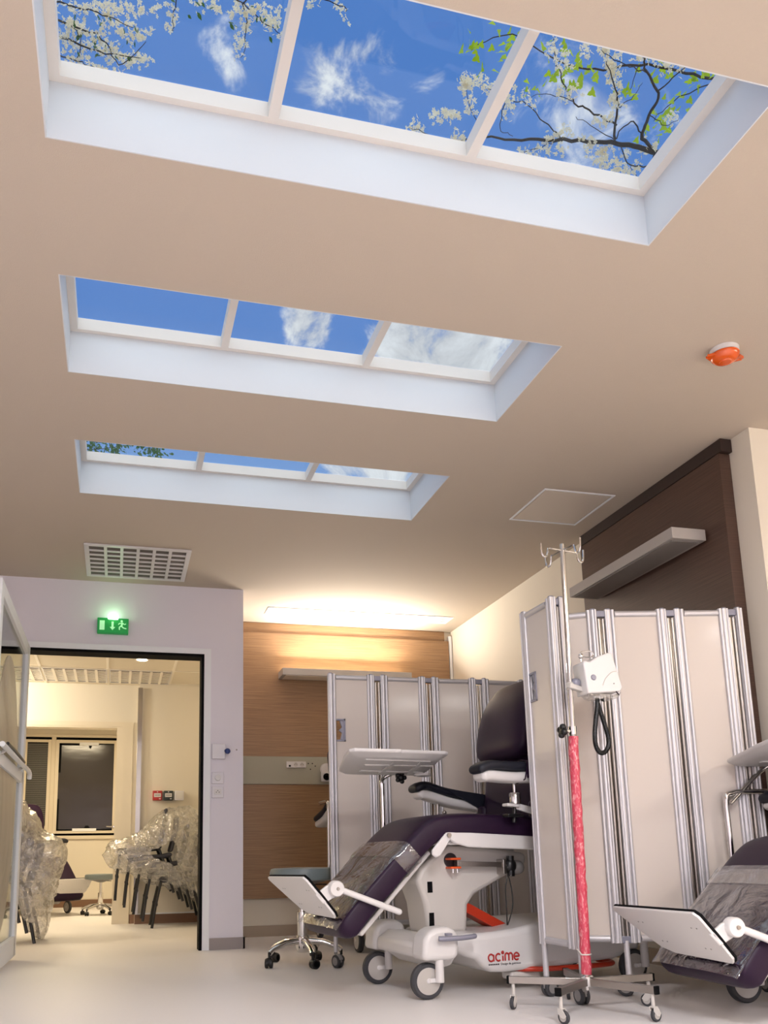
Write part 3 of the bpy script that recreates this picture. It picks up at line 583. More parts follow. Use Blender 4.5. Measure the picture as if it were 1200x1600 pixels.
# ---------------------------------------------------------------- treatment chair
def treatment_chair(label, loc, rz, dz=0, tray=True, film=True, bend=True, ts=(0, 0)):
    t = thing('treatment_chair', label, 'treatment chair', loc, rz)
    # base hull, runs back from the front beam
    hull = [(.13,.245),(.16,.262),(.30,.262),(.45,.272),(.62,.298),(.95,.305),(1.12,.28),(1.18,.22),(1.15,.14),(1.0,.11),(.62,.093),(.40,.086),(.33,.09),(.285,.115),(.25,.15),(.2,.165),(.15,.19)]
    MB().prism(hull, -.262, .262).obj('base_cover', M['plast'], t, bevel=.028, seg=4)
    MB().prism([(-.03,.225),(.03,.262),(.16,.255),(.2,.19),(.16,.125),(.09,.112),(.02,.16),(-.03,.17)], -.20, .20).obj('front_beam', M['plast'], t, bevel=.015, seg=3)
    for s in (-1, 1):
        # domed caster cover and big caster
        dm = [(-.045,.165),(.112,.162),(.128,.185),(.132,.262),(.118,.290),(.08,.303),(.02,.300),(-.02,.282),(-.036,.25)]
        MB().prism(dm, s*.265-.062, s*.265+.062).obj('caster_cover', M['plast'], t, bevel=.022, seg=4)
        def bigwheel(px, back=0):
            wx = px; yo = s*.262
            f = MB().cyl((px+.045, yo-.034, .070),(px+.045, yo-.034, .20),.019).cyl((px,yo-.024,.078),(px,yo+.024,.078),.012).bar((px+.045,yo-.027,.080),(px,yo-.0245,.079),.010,.02).obj('caster', M['plast'], t, bevel=.004)
            MB().lathe([(.058,-.017),(.070,-.017),(.0765,-.010),(.0765,.010),(.070,.017),(.058,.017)], (wx,yo,.0765), 'y', 36).obj('wheel', M['tyre'], f)
            MB().lathe([(.02,-.021),(.056,-.018),(.060,-.012),(.060,.012),(.056,.018),(.02,.021)], (wx,yo,.0765), 'y', 32).obj('wheel_hub', M['hub'], f)
        bigwheel(0); bigwheel(1.10)
    MB().tube(smooth_path([(.018,-.352,.258),(.05,-.358,.257),(.13,-.358,.257),(.19,-.35,.26),(.20,-.335,.26)],4), [.011]*17, 12).box(.06,.085,-.35,-.30,.268,.278).obj('brake_bar', M['alud'], t)
    MB().tube(smooth_path([(.46,-.20,.092),(.58,-.272,.092),(.85,-.285,.092),(1.0,-.24,.092),(1.02,-.1,.092)],6), .012, 10).obj('foot_pedal_bar', M['red'], t)
    MB().box(.44,.60,-.235,-.15,.045,.085).obj('underside_block', M['plastg'], t, bevel=.012)
    # logo on the near side of the hull
    lg = MB(); r = .0036; Y0 = -.2628; bx, bz, h = .309, .138, .030
    def ring(cx, cz, rr, a0=0, a1=2*PI, n=18): lg.tube([(p[0], Y0, p[2]) for p in arc((cx, Y0, cz), rr, a0, a1, n)], r, 8)
    def st(p, q): lg.tube([(p[0], Y0, p[1]), (q[0], Y0, q[1])], r, 8)
    x = bx; ring(x+.014, bz+.014, .0135); st((x+.0275, bz), (x+.0275, bz+.026))
    x += .042; ring(x+.010, bz+.0145, .0135, math.radians(50), math.radians(310))
    x += .033; st((x,bz),(x,bz+.020)); ring(x,bz+.032,.0042)
    x += .012; st((x,bz),(x,bz+.022))
    for k in (0, 1): ring(x+.0095+k*.019, bz+.019, .0095, PI, 0, 10); st((x+.019+k*.019, bz), (x+.019+k*.019, bz+.019))
    x += .060; ring(x, bz+.0145, .0135, math.radians(0), math.radians(310)); st((x-.013, bz+.0145), (x+.013, bz+.0145))
    lg.v = [(v[0], v[1], bz+(v[2]-bz)*1.12) for v in lg.v]
    lg.obj('logo', M['logo'], t)
    dk = MB()
    for k in range(6): dk.box(.309+k*.0095, .309+k*.0095+.0065, -.2634, -.2622, .1215, .1275)
    tx = text_mesh('Design de guérison', .0135); tx.xf(Matrix.Translation((.372, -.2626, .1205)) @ Matrix.Rotation(PI/2, 4, 'X')); dk.join(tx)
    dk.obj('lettering', M['ink'], t, smooth=False)
    # column
    colp = [(.10,.25),(.30,.25),(.312,.378+dz*.5),(.35,.425+dz*.6),(.486,.487+dz),(.60,.54+dz),(.645,.56+dz),(.647,.612+dz),(.45,.64+dz),(.225,.655+dz),(.165,.625+dz),(.07,.55+dz*.9),(.045,.50+dz*.9),(.085,.39+dz*.7)]
    cm = MB().prism(colp, -.105, .105).obj('column', M['plastg'], t, bevel=.022, seg=3)
    MB().lathe([(.034,-.1095),(.034,-.104)], (.225,0,.585+dz), 'y', 24).obj('pivot_recess', M['ink'], cm)
    MB().box(.105,.128,-.107,-.09,.27,.35).box(.10,.125,-.108,-.1,.44+dz*.7,.49+dz*.7).obj('slot', M['black'], cm)
    MB().bar((.26,-.03,.395),(.57,-.03,.235),.10,.045).obj('orange_lever', M['red'], t, bevel=.004)
    MB().bar((.25,-.15,.568+dz),(.475,-.15,.56+dz),.012,.024).box(.235,.252,-.156,-.12,.552+dz,.582+dz).obj('actuator_arm', M['steel'], t, bevel=.002)
    MB().box(.195,.25,-.165,-.11,.586+dz,.596+dz).box(.195,.25,-.165,-.11,.546+dz,.556+dz).obj('orange_clamp', M['orange'], t, bevel=.003)
    MB().cyl((.213,-.15,.528+dz),(.213,-.15,.548+dz),.006).cyl((.236,-.15,.528+dz),(.236,-.15,.548+dz),.006).obj('clamp_bolt', M['chrome'], t)
    MB().box(.475,.492,-.165,-.10,.515+dz,.585+dz).obj('arm_bracket', M['steel'], t, bevel=.003)
    MB().ball((.517,-.16,.555+dz), .030, sc_=(1,.8,1.15)).cyl((.517,-.16,.505+dz),(.517,-.16,.60+dz),.018).obj('black_knob', M['blackg'], t)
    MB().cyl((.52,-.12,.545+dz),(.575,-.12,.545+dz),.034).ball((.58,-.12,.545+dz),.034).obj('motor', M['plastd'], t)
    for k, xx in ((0,.492),(1,.512)):
        MB().tube(smooth_path([(.505,-.15,.515+dz),(xx-.003+k*.012,-.15,.45+dz*.7),(xx+k*.012,-.145,.36),(.50,-.13,.275)],5), .0028, 6).obj('cable', M['cord'], t)
    # seat rails and link
    for s in (-1, 1):
        MB().prism([(.105,.70+dz),(.135,.716+dz),(.20,.712+dz),(.62,.688+dz),(.80,.68+dz),(.80,.60+dz),(.62,.625+dz),(.32,.638+dz),(.24,.643+dz),(.175,.660+dz)], s*.245-.009, s*.245+.009).obj('seat_rail', M['plast'], t, bevel=.006)
        MB().prism([(.13,.712+dz),(.155,.685+dz),(.095,.605+dz),(.072,.598+dz),(.052,.612+dz),(.055,.632+dz)], s*.25-.008, s*.25+.008).obj('link_plate', M['plast'], t, bevel=.006)
        MB().lathe([(.010,-.004),(.010,.004)], (.138, s*.265, .697+dz), 'y', 16).obj('pivot_bolt', M['steel'], t)
    MB().box(.14,.78,-.22,.22,.655+dz,.675+dz).bar((-.27,0,.275+dz),(.08,0,.625+dz),.36,.022).obj('seat_pan', M['plast'], t, bevel=.006)
    # cushions
    sp = [(-.375,.275),(-.30,.365),(-.18,.485),(-.06,.603),(.03,.685),(.10,.728),(.22,.742),(.42,.738),(.60,.728),(.80,.715)]
    MB().join(cushion([(a, b+dz) for a, b in sp], .255, .058, e=6, seg=36)).obj('seat_cushion', M['viny'], t, ang=60)
    MB().join(cushion([(.66,.74+dz),(.68,.90+dz),(.715,1.10+dz),(.77,1.30+dz),(.82,1.45+dz)], .25, .058, e=5, seg=32)).obj('backrest', M['viny'], t, ang=60)
    MB().join(cushion([(.615,1.075+dz),(.625,1.17+dz),(.66,1.30+dz),(.70,1.38+dz),(.775,1.475+dz)], .235, .058, e=3.5, seg=32, wt=lambda u: 1-.12*abs(2*u-1)**3)).obj('head_cushion', M['viny'], t, ang=60)
    if film:
        def sleeve(u0, u1, m, name, g, j0=0, j1=56):
            P = [Vector((a, 0, b+dz)) for a, b in sp[:5]]; P = smooth_path(P, 8); n = len(P); i0, i1 = int(u0*n), int(u1*n)
            rings = []
            for i in range(i0, i1+1):
                i_ = min(i, n-1); d = (P[min(i_+1, n-1)]-P[max(i_-1, 0)]).normalized(); nr = Vector((-d.z, 0, d.x)); ring_ = []
                for j in range(56):
                    an = 2*PI*j/56; c, s_ = math.cos(an), math.sin(an)
                    w = .004*noise.noise(Vector((i*.35, j*.25, g*50)))+.003*noise.noise(Vector((i*.9, j*.7, 3)))
                    ring_.append(P[i_]+Vector((0, math.copysign(abs(c)**.36, c)*(.257+g+w), 0))+nr*(math.copysign(abs(s_)**.36, s_)*(.060+g+w)))
                rings.append(ring_)
            fs = [(i*56+j, i*56+(j+1) % 56, (i+1)*56+(j+1) % 56, (i+1)*56+j) for i in range(len(rings)-1) for j in range(j0, j1)]
            MB().add([v for q in rings for v in q], fs).obj(name, m, t, ang=60)
        sleeve(.0, .78, M['filmc'], 'protective_film', .004, 2, 24)
        sleeve(.66, .80, M['bandf'], 'clear_strap', .008)
    # footplate with pad, pivot, rod
    fp = []
    A = Vector((-.545,0,.528+dz)); B = Vector((-.405,0,.365+dz)); ud = (B-A)
    out = [(.27,0.0),(-.245,-.03),(-.262,.06),(-.262,.5),(-.255,.93),(-.235,1.03),(.085,1.0),(.15,.9),(.25,.3),(.285,.08)]
    nrm = Vector((-ud.z,0,ud.x)).normalized()
    if nrm.x > 0: nrm = -nrm
    vs = [A+ud*v+Vector((0,u,0)) for u, v in out]
    n = len(vs)
    def plate(off0, off1, grow): 
        c = sum(vs, Vector())/n
        a_ = [c+(v-c)*grow+nrm*off0 for v in vs]; b_ = [c+(v-c)*grow+nrm*off1 for v in vs]
        return MB().add(a_+b_, [tuple(range(n))[::-1], tuple(range(n, 2*n))]+[(i, (i+1) % n, n+(i+1) % n, n+i) for i in range(n)])
    pm = plate(.002, .012, 1).obj('footplate', M['plast'], t, bevel=.002)
    plate(-.008, .002, 1.012).obj('black_pad', M['black'], pm, bevel=.002)
    sw = MB()
    for u, v in ((.16,.30),(.13,.30),(.10,.72),(.07,.72),(-.17,.30),(-.20,.30),(-.15,.75),(-.18,.75)):
        p = A+ud*v+Vector((0,u,0)); sw.cyl(p+nrm*.0125, p+nrm*.0135, .003, seg=8)
    sw.obj('screw', M['plastd'], pm)
    MB().prism([(-.505,.455+dz),(-.47,.415+dz),(-.42,.44+dz),(-.39,.462+dz),(-.41,.505+dz),(-.455,.49+dz)], -.262, -.245).obj('footplate_bracket', M['plast'], t, bevel=.005)
    MB().lathe([(.030,-.285),(.034,-.279),(.034,-.250)], (-.415,0,.477+dz), 'y', 28).obj('pivot_disc', M['plast'], t)
    MB().lathe([(.006,-.291),(.008,-.284)], (-.412,0,.477+dz), 'y', 12).obj('pivot_bolt', M['steel'], t)
    MB().tube([(-.40,-.272,.474+dz),(-.27,-.275,.425+dz),(-.13,-.278,.372+dz)], .0135, 14).ball((-.13,-.278,.372+dz), .0135).obj('footplate_rod', M['plast'], t)
    # armrests
    def armrest(y, x0, x1, z0, z1, strap):
        a = Vector((x0, y, z0)); d = Vector((x1-x0, 0, z1-z0))
        sh = MB().join(cushion([(x0+.005, z0-.052),(x0+.05,z0-.040),(x0+.5*d.x, z0+.5*d.z-.048),(x1, z1-.04)], .052, .026, e=3.2, seg=20)).xf(Matrix.Translation((0,y,0))).obj('armrest', M['plast'], t)
        MB().join(cushion([(x0-.012, z0-.02),(x0+.05, z0+.006),(x0+.4*d.x, z0+.4*d.z+.002),(x1+.02, z1)], .058, .024, e=3, seg=20)).xf(Matrix.Translation((0,y,0))).obj('arm_pad', M['pad'], sh)
        if strap:
            xx = x0+.24; zz = z0+.24*d.z/d.x
            MB().tube([(xx,y-.062,zz+.022),(xx,y,zz+.034),(xx,y+.062,zz+.02),(xx-.01,y+.064,zz-.04),(xx-.03,y,zz-.075),(xx-.02,y-.058,zz-.06)], .0035, 6, closed=True).xf(Matrix.Translation((0,0,0))).obj('strap', M['viny'], sh)
            MB().box(xx-.012,xx+.016,y-.066,y-.062,zz-.055,zz+.024).obj('strap', M['viny'], sh)
    armrest(.335, .27, .70, .965+dz, .895+dz, False)
    armrest(-.33, .255, .64, 1.000+dz, 1.005+dz, True)
    MB().prism([(.42,.955+dz),(.74,.915+dz),(.74,.815+dz),(.70,.81+dz)], .272, .280).obj('side_cloth', M['pad'], t)
    MB().cyl((.40,.33,.80+dz),(.405,.33,.91+dz),.010).ball((.425,.30,.83+dz),.012).obj('arm_post', M['steel'], t)
    MB().cyl((.472,-.30,.845+dz),(.472,-.30,.93+dz),.0075).lathe([(.024,.835+dz),(.026,.84+dz),(.026,.882+dz),(.022,.888+dz)], (.472,-.30,0)).obj('arm_post', M['chrome'], t)
    MB().bar((.415,-.30,.832+dz),(.48,-.30,.826+dz),.05,.014).bar((.47,-.30,.826+dz),(.72,-.29,.772+dz),.022,.030).obj('arm_bracket', M['plast'], t, bevel=.004)
    MB().cyl((.46,-.30,.75+dz),(.468,-.30,.82+dz),.010).box(.415,.50,-.325,-.275,.775+dz,.79+dz).obj('black_clamp', M['blackg'], t, bevel=.002)
    MB().box(.60,.66,.20,.27,.70+dz,.86+dz).box(.60,.66,-.27,-.20,.70+dz,.86+dz).obj('side_bolster', M['viny'], t, bevel=.02, seg=3)
    # tray post and tray
    px, py = .125, .42
    top = [(px,py,.955+dz),(px+.03,py,.985+dz),(px+.10,py,.992+dz),(px+.24,py,.992+dz)] if bend else [(px,py,.90+dz),(px,py,.99+dz)]
    MB().tube(smooth_path([(px,py,.50+dz),(px,py,.75+dz)]+top,5), .0125, 12).bar((px,py,.56+dz),(px+.12,.24,.62+dz),.03,.03).obj('tray_post', M['chrome'], t)
    if tray:
        tx_, tz_ = ts; Z1 = 1.100+dz+tz_
        MB().tube(smooth_path([(px+.02*(tx_ > 0),py,.94+dz),(px-.004+tx_*.5,py,1.00+dz+tz_*.5),(px+.02+tx_*.7,py,1.025+dz+tz_),(px+.06+tx_*.7,py-.03,Z1-.055)],5), .0105, 12).obj('tray_neck', M['chrome'], t)
        kx, ky, kz = px+.075+tx_*.7, py-.075, Z1-.085
        kb = MB().ball((kx, ky, kz), .020)
        for k in range(5): kb.ball((kx+.021*math.cos(k*1.257), ky, kz+.021*math.sin(k*1.257)), .013)
        kb.cyl((kx, ky, kz), (kx, ky+.05, kz+.01), .008).obj('tray_knob', M['blackg'], t)
        ol = [(-.255,-.055),(-.235,-.08),(.0,-.085),(.01,-.078),(.24,-.076),(.268,-.055),(.30,.10),(.37,.36),(.375,.40),(.35,.425),(-.06,.43),(-.12,.42),(-.135,.38),(-.22,.10)]
        tf = lambda x, y, z: (x+tx_, y, Z1-.082*y+z)
        cxx = .05; rim = [tf(x, y, 0) for x, y in ol]; low = [tf(x, y, -.014) for x, y in ol]; bot = [tf(cxx+(x-cxx)*.86, .17+(y-.17)*.86, -.036) for x, y in ol]; n = len(ol)
        to = MB().add(rim+low+bot, [tuple(range(n)), tuple(range(2*n, 3*n))[::-1]]+[(i+a_*n, (i+1) % n+a_*n, (i+1) % n+(a_+1)*n, i+(a_+1)*n) for i in range(n) for a_ in (0, 1)]).obj('tray', M['plast'], t, bevel=.006, seg=3)
        for a_, b_ in (((-.15,-.0),(.2,.01)),((-.10,.13),(.27,.12)),((-.06,.28),(.30,.29)),((.02,.0),(.08,.34)),((.16,.0),(.24,.34))):
            p_ = tf(a_[0], a_[1], -.037); q_ = tf(b_[0], b_[1], -.037)
            MB().bar(p_, q_, .022, .008).obj('tray_rib', M['plast'], to, bevel=.002)
        MB().lathe([(.02,-.004),(.045,0),(.045,.012)], (.31+tx_,.31,Z1-.078)).obj('cup_holder', M['plast'], to)
    return t
treatment_chair('large aubergine treatment chair with white base and red logo in the middle', (1.2875, 3.851, 0), math.radians(6.8), bend=False)
treatment_chair('aubergine treatment chair cut off by the right edge, footplate foremost', (2.475, 2.800, 0), math.radians(-2), -.13, ts=(.27, .07))
treatment_chair('treatment chair hidden behind the long back screen, one black arm pad showing', (1.82, 5.50, 0), math.radians(90), 0, tray=False, film=False)
treatment_chair('brown treatment chair in the far room behind the left wrapped stack', (-.78, 11.15, 0), math.radians(123), -.10, tray=False, film=False)

# ---------------------------------------------------------------- stool
st_ = thing('swivel_stool', 'grey round swivel stool on a chrome base in front of the back screen', 'stool', (1.075, 5.0, 0))
MB().lathe([(.165,.478),(.185,.484),(.19,.495),(.19,.530),(.183,.548),(.165,.553),(.05,.556),(.001,.556)], seg=48).obj('seat', M['stool'], st_)
MB().lathe([(.03,.44),(.09,.462),(.15,.476),(.15,.48)], seg=32).bar((.0,0,.458),(.16,.05,.452),.012,.008).obj('seat_plate', M['blackg'], st_)
MB().lathe([(.028,.10),(.030,.11),(.030,.30),(.018,.302),(.018,.46)], seg=24).obj('column', M['chrome'], st_)
MB().lathe([(.03,.07),(.04,.09),(.042,.15),(.034,.165)], seg=24).obj('hub', M['chrome'], st_)
for k in range(5):
    a = math.radians(200+72*k); c, s = math.cos(a), math.sin(a)
    MB().tube([(c*.03,s*.03,.135),(c*.12,s*.12,.128),(c*.2,s*.2,.10),(c*.225,s*.225,.082)], [.022,.019,.016,.018], 12).obj('base_arm', M['chrome'], st_)
    caster(st_, c*.225, s*.225, .027, .022, .085, a+.9+k, M['blackg'], M['blackg'], M['black'], twin=True)
s2 = copy_tree(st_); s2.location = (-.16, 10.75, 0); s2.rotation_euler = (0,0,.5); s2['label'] = 'round swivel stool standing in the far room under the window'; s2.scale = (1,1,.86)

# ---------------------------------------------------------------- folding screens
def screen(label, pts, Hs, zb, casters, handle_at):
    """pts = list of (x0,y0,x1,y1) per leaf in plan (post centres); handle_at: (leaf index, end)"""
    cx = pts[0][0]; cy_ = pts[0][1]
    t = thing('folding_screen', label, 'folding screen', (cx, cy_, 0))
    for i, (xa, ya, xb, yb) in enumerate(pts):
        a = Vector((xa-cx, ya-cy_, 0)); b = Vector((xb-cx, yb-cy_, 0)); d = (b-a).normalized(); nr = Vector((-d.y, d.x, 0)); Ln = (b-a).length
        def W(l, o, z): v = a+d*l+nr*o; return Vector((v.x, v.y, z))
        z0 = zb+.02; z1 = Hs-.03
        def slabm(l0, l1, o0, o1, za, zb_): 
            return MB().add([W(l0,o0,za),W(l1,o0,za),W(l1,o1,za),W(l0,o1,za),W(l0,o0,zb_),W(l1,o0,zb_),W(l1,o1,zb_),W(l0,o1,zb_)], [(0,3,2,1),(4,5,6,7),(0,1,5,4),(1,2,6,5),(2,3,7,6),(3,0,4,7)])
        hd = handle_at and handle_at[0] == i
        if hd:
            h0, h1, zA, zB = (.016, .085, 1.285, 1.42) if handle_at[1] == 0 else (Ln-.085, Ln-.016, 1.285, 1.42)
            pn = slabm(.010, h0, -.004, .004, zA, zB).join(slabm(h1, Ln-.010, -.004, .004, zA, zB)).join(slabm(.010, Ln-.010, -.004, .004, z0, zA)).join(slabm(.010, Ln-.010, -.004, .004, zB, z1))
        else: pn = slabm(.010, Ln-.010, -.004, .004, z0, z1)
        p = pn.obj('panel', M['lam'], t, smooth=False)
        if hd:
            hm = MB(); q = .010
            for (l0, l1, za, zb2) in ((h0, h0+q*.6, zA, zB), (h1-q, h1, zA, zB), (h0, h1, zA, zA+q), (h0, h1, zB-q, zB)): hm.join(slabm(l0, l1, -.009, .009, za, zb2))
            e = h1-q if handle_at[1] == 0 else h0+q*.6
            sg = -1 if handle_at[1] == 0 else 1
            cnt = [(e, zA+.01), (e+sg*.022, zA+.012), (e+sg*.012, zA+.05), (e+sg*.03, zA+.066), (e+sg*.012, zA+.085), (e+sg*.025, zB-.012), (e, zB-.01)]
            n = len(cnt); va = [W(l, -.007, z) for l, z in cnt]; vb = [W(l, .007, z) for l, z in cnt]
            hm.add(va+vb, [tuple(range(n))[::-1], tuple(range(n, 2*n))]+[(k, (k+1) % n, n+(k+1) % n, n+k) for k in range(n)])
            hm.obj('handle_cutout', M['alud'], p, bevel=.001)
        for l, inner in ((0, 1), (Ln, -1)):
            # fluted post: three joined round flutes
            pm = MB()
            for dl, of_, rr in ((0,0,.0145), (inner*.020, .007, .0085), (inner*.020, -.007, .0085), (-inner*.012, .010, .006), (-inner*.012, -.010, .006)):
                pm.tube([W(l+dl, of_, zb), W(l+dl, of_, Hs-.002)], rr, 14)
            pm.obj('post', M['alu'], p)
            MB().tube([W(l, 0, Hs-.002), W(l, 0, Hs+.004)], [.0155, .012], 16).obj('post_cap', M['alud'], p)
        MB().tube([W(.030, 0, Hs-.022), W(Ln-.030, 0, Hs-.022)], .0155, 14).obj('top_rail', M['alu'], p)
        MB().tube([W(.030, 0, zb+.018), W(Ln-.030, 0, zb+.018)], .0155, 14).obj('bottom_rail', M['alu'], p)
        if i < len(pts)-1:
            nx = Vector((pts[i+1][0]-cx, pts[i+1][1]-cy_, 0)); mid = (b+nx)/2; dv = nx-b
            hg = MB()
            for f_ in (.36, .64):
                q_ = b+dv*f_; hg.tube([(q_.x, q_.y, zb+.01), (q_.x, q_.y, Hs-.045)], .0085, 10)
            hg.obj('hinge_strip', M['steel'], t)
            hj = MB()
            for za in (Hs-.035, zb): hj.bar((b.x, b.y, za+.014), (nx.x, nx.y, za+.014), .022, .030)
            hj.obj('hinge_joint', M['alud'], t, bevel=.003)
    for (x, y, ang) in casters:
        x -= cx; y -= cy_
        MB().cyl((x, y, .085), (x, y, zb+.01), .0125).obj('foot_tube', M['alu'], t)
        caster(t, x, y, .036, .020, .11, ang, M['plastd'], M['tyre'], M['plastd'], twin=True)
    return t
y1 = 4.80
screen('long low folding screen of four white panels behind the middle treatment chair',
       [(1.222,y1,1.475,y1),(1.550,y1,1.805,y1+.004),(1.882,y1+.004,2.135,y1-.006),(2.212,y1-.006,2.47,y1)], 1.695, .215,
       [(1.222,y1-.005,-1.2),(1.845,y1+.03,1.2),(2.47,y1,2)], (0, 0))
screen('tall folding screen in the right foreground with its first leaf turned toward the camera',
       [(1.827,3.480,1.834,3.235),(1.880,3.235,1.874,3.470),(1.905,3.515,2.125,3.378),(2.195,3.364,2.443,3.307),(2.515,3.293,2.730,3.244),(2.79,3.225,2.785,3.262)], 1.72, .22,
       [(1.827,3.480,.3),(1.860,3.235,1.6),(2.160,3.37,2.5),(2.76,3.235,1.5)], (0, 0))

# ---------------------------------------------------------------- infusion stand
iv = thing('infusion_stand', 'chrome infusion stand with four hooks and pink wrapped lower pole', 'infusion stand', (1.80, 3.10, 0))
for k in range(5):
    a = math.radians(148+72*k); c, s = math.cos(a), math.sin(a)
    Ln = .305
    MB().bar((0,0,.112),(c*Ln,s*Ln,.112),.022,.028).obj('base_bar', M['steel'], iv, bevel=.002)
    MB().bar((c*(Ln-.006),s*(Ln-.006),.112),(c*(Ln+.004),s*(Ln+.004),.112),.024,.030).obj('end_plug', M['black'], iv, bevel=.002)
    caster(iv, c*(Ln-.02), s*(Ln-.02), .024, .014, .10, [3.9,-1.2,.3,2.2,1.0][k], M['plastg'], M['tyre'], M['hub'])
MB().lathe([(.024,.095),(.026,.10),(.026,.132),(.021,.136)]).cyl((0,0,.08),(0,0,.10),.006).obj('hub', M['chrome'], iv)
def lean(z): return .030*(z-.12)/1.8
MB().cyl((lean(.12),0,.13),(lean(1.1),0,1.10),.0145).obj('lower_pole', M['steel'], iv)
MB().tube([(lean(.14+z*.0335)+.0012*math.sin(z*2.1),.0012*math.cos(z*1.7),.14+z*.0335) for z in range(29)], [.0205+.0012*math.sin(z*2.7) for z in range(29)], 16).obj('pink_wrapping', M['pinkf'], iv)
MB().tube(arc((lean(.2),0,.215),.0222,0,2*PI,16,'xy'), .003, 6).tube(smooth_path([(lean(.2)-.02,-.006,.215),(lean(.2)-.03,-.01,.225),(lean(.2)-.04,-.01,.237)],3), .003, 6).obj('tie', M['plastg'], iv)
MB().cyl((lean(1.08),0,1.08),(lean(1.92),0,1.915),.0108).obj('upper_pole', M['chrome'], iv)
MB().lathe([(.018,1.085),(.018,1.12)], (lean(1.1),0,0)).cyl((lean(1.1)-.045,-.004,1.10),(lean(1.1),0,1.10),.008).obj('clamp_collar', M['chrome'], iv)
kb = MB().lathe([(.017,-.06),(.017,-.038)], (lean(1.1),-.004,1.10), 'x', 18)
for k in range(4): kb.ball((lean(1.1)-.050,-.004+.017*math.cos(k*PI/2+.4),1.10+.017*math.sin(k*PI/2+.4)), .014)
kb.obj('star_knob', M['blackg'], iv)
hx = lean(1.88)
for ang in (190, 100, 10, 280):
    a = math.radians(ang); c, s = math.cos(a), math.sin(a)
    pr = [(0,1.888),(.04,1.888),(.068,1.888),(.076,1.884),(.079,1.868),(.085,1.852),(.098,1.846),(.108,1.853),(.112,1.872),(.114,1.905)]
    MB().tube(smooth_path([(hx+c*r, s*r, z) for r, z in pr], 3), .0042, 8).obj('hook', M['chrome'], iv)
mo = thing('vital_signs_monitor', 'white boxy monitor with coiled black cord clamped to the infusion stand', 'monitor', (1.865, 3.085, 1.25))
prof = [(0,.0),(.15,.012),(.164,.03),(.125,.175),(.11,.178),(.06,.160),(.02,.135),(-.004,.138),(-.012,.13)]
MB().prism(prof, -.045, .045).obj('case', M['plast'], mo, bevel=.008, seg=3)
MB().prism([(.010,.004),(.15,-.001),(.160,.012),(.145,-.012),(.12,-.018),(.09,-.012),(.06,-.020),(.03,-.012)], -.035, .035).obj('case_underside', filmm('clear_tray', .3, .3), mo, bevel=.004)
MB().lathe([(.010,-.050),(.0125,-.046),(.0125,-.044)], (.030,0,.068), 'y', 20).obj('dial', M['alud'], mo)
MB().tube(smooth_path([(.07,-.0455,.035),(.085,-.0465,.065),(.115,-.0465,.092),(.14,-.0455,.098)],5), .0016, 6).obj('seam', M['plastg'], mo)
MB().bar((.128,-.047,.012),(.142,-.047,-.004),.004,.003).obj('vent_slot', M['ink'], mo)
MB().lathe([(.002,-.0475),(.002,-.045)], (.122,0,.045), 'y', 8).obj('indicator_hole', M['ink'], mo)
MB().tube(smooth_path([(.0,-.01,.142),(.0,-.01,.168),(.002,-.01,.182),(.03,-.01,.188),(.052,-.01,.185),(.058,-.01,.172),(.045,-.01,.163),(.015,-.01,.162)],4), .0025, 8).ball((0,-.01,.165), .012).obj('wire_clip', M['chrome'], mo)
MB().cyl((-.036,.012,.052),(-.008,.008,.055),.016).ball((-.024,.008,.055), .019).obj('clamp_knob', M['alud'], mo)
MB().bar((-.062,.0,.040),(.02,.012,.022),.026,.022).lathe([(.0175,.026),(.0175,.056)], (-.045,.015,0)).obj('clamp', M['plastg'], mo, bevel=.004)
# coiled cord hanging in a loop
path = smooth_path([(.068,0,-.010),(.062,-.004,-.05),(.050,-.006,-.10),(.039,-.006,-.17),(.042,-.005,-.212),(.058,-.003,-.238),(.084,0,-.236),(.103,0,-.208),(.106,.003,-.17),(.094,.006,-.11),(.080,.006,-.06),(.072,.006,-.03)], 8)
L_ = [0]
for i in range(1, len(path)): L_.append(L_[-1]+(path[i]-path[i-1]).length)
hel = []; nturn = 95; NP = nturn*8
for k in range(NP+1):
    l = L_[-1]*k/NP; i = max(1, next((i for i in range(1, len(L_)) if L_[i] >= l), len(L_)-1)); tt = (l-L_[i-1])/(L_[i]-L_[i-1]+1e-9)
    p = path[i-1].lerp(path[i], tt); d = (path[i]-path[i-1]).normalized(); u = d.cross(Vector((0,1,0))).normalized(); v_ = Vector((0,1,0)); an = 2*PI*nturn*k/NP
    hel.append(p+u*.0078*math.cos(an)+v_*.0078*math.sin(an))
MB().tube(hel, .0028, 5).tube(path, .0062, 8).obj('coiled_cord', M['cord'], mo)
MB().ball((.088,-.005,-.018), .006).bar((.08,-.005,-.014),(.096,-.005,-.024),.004,.004).obj('cord_plug', M['cord'], mo)

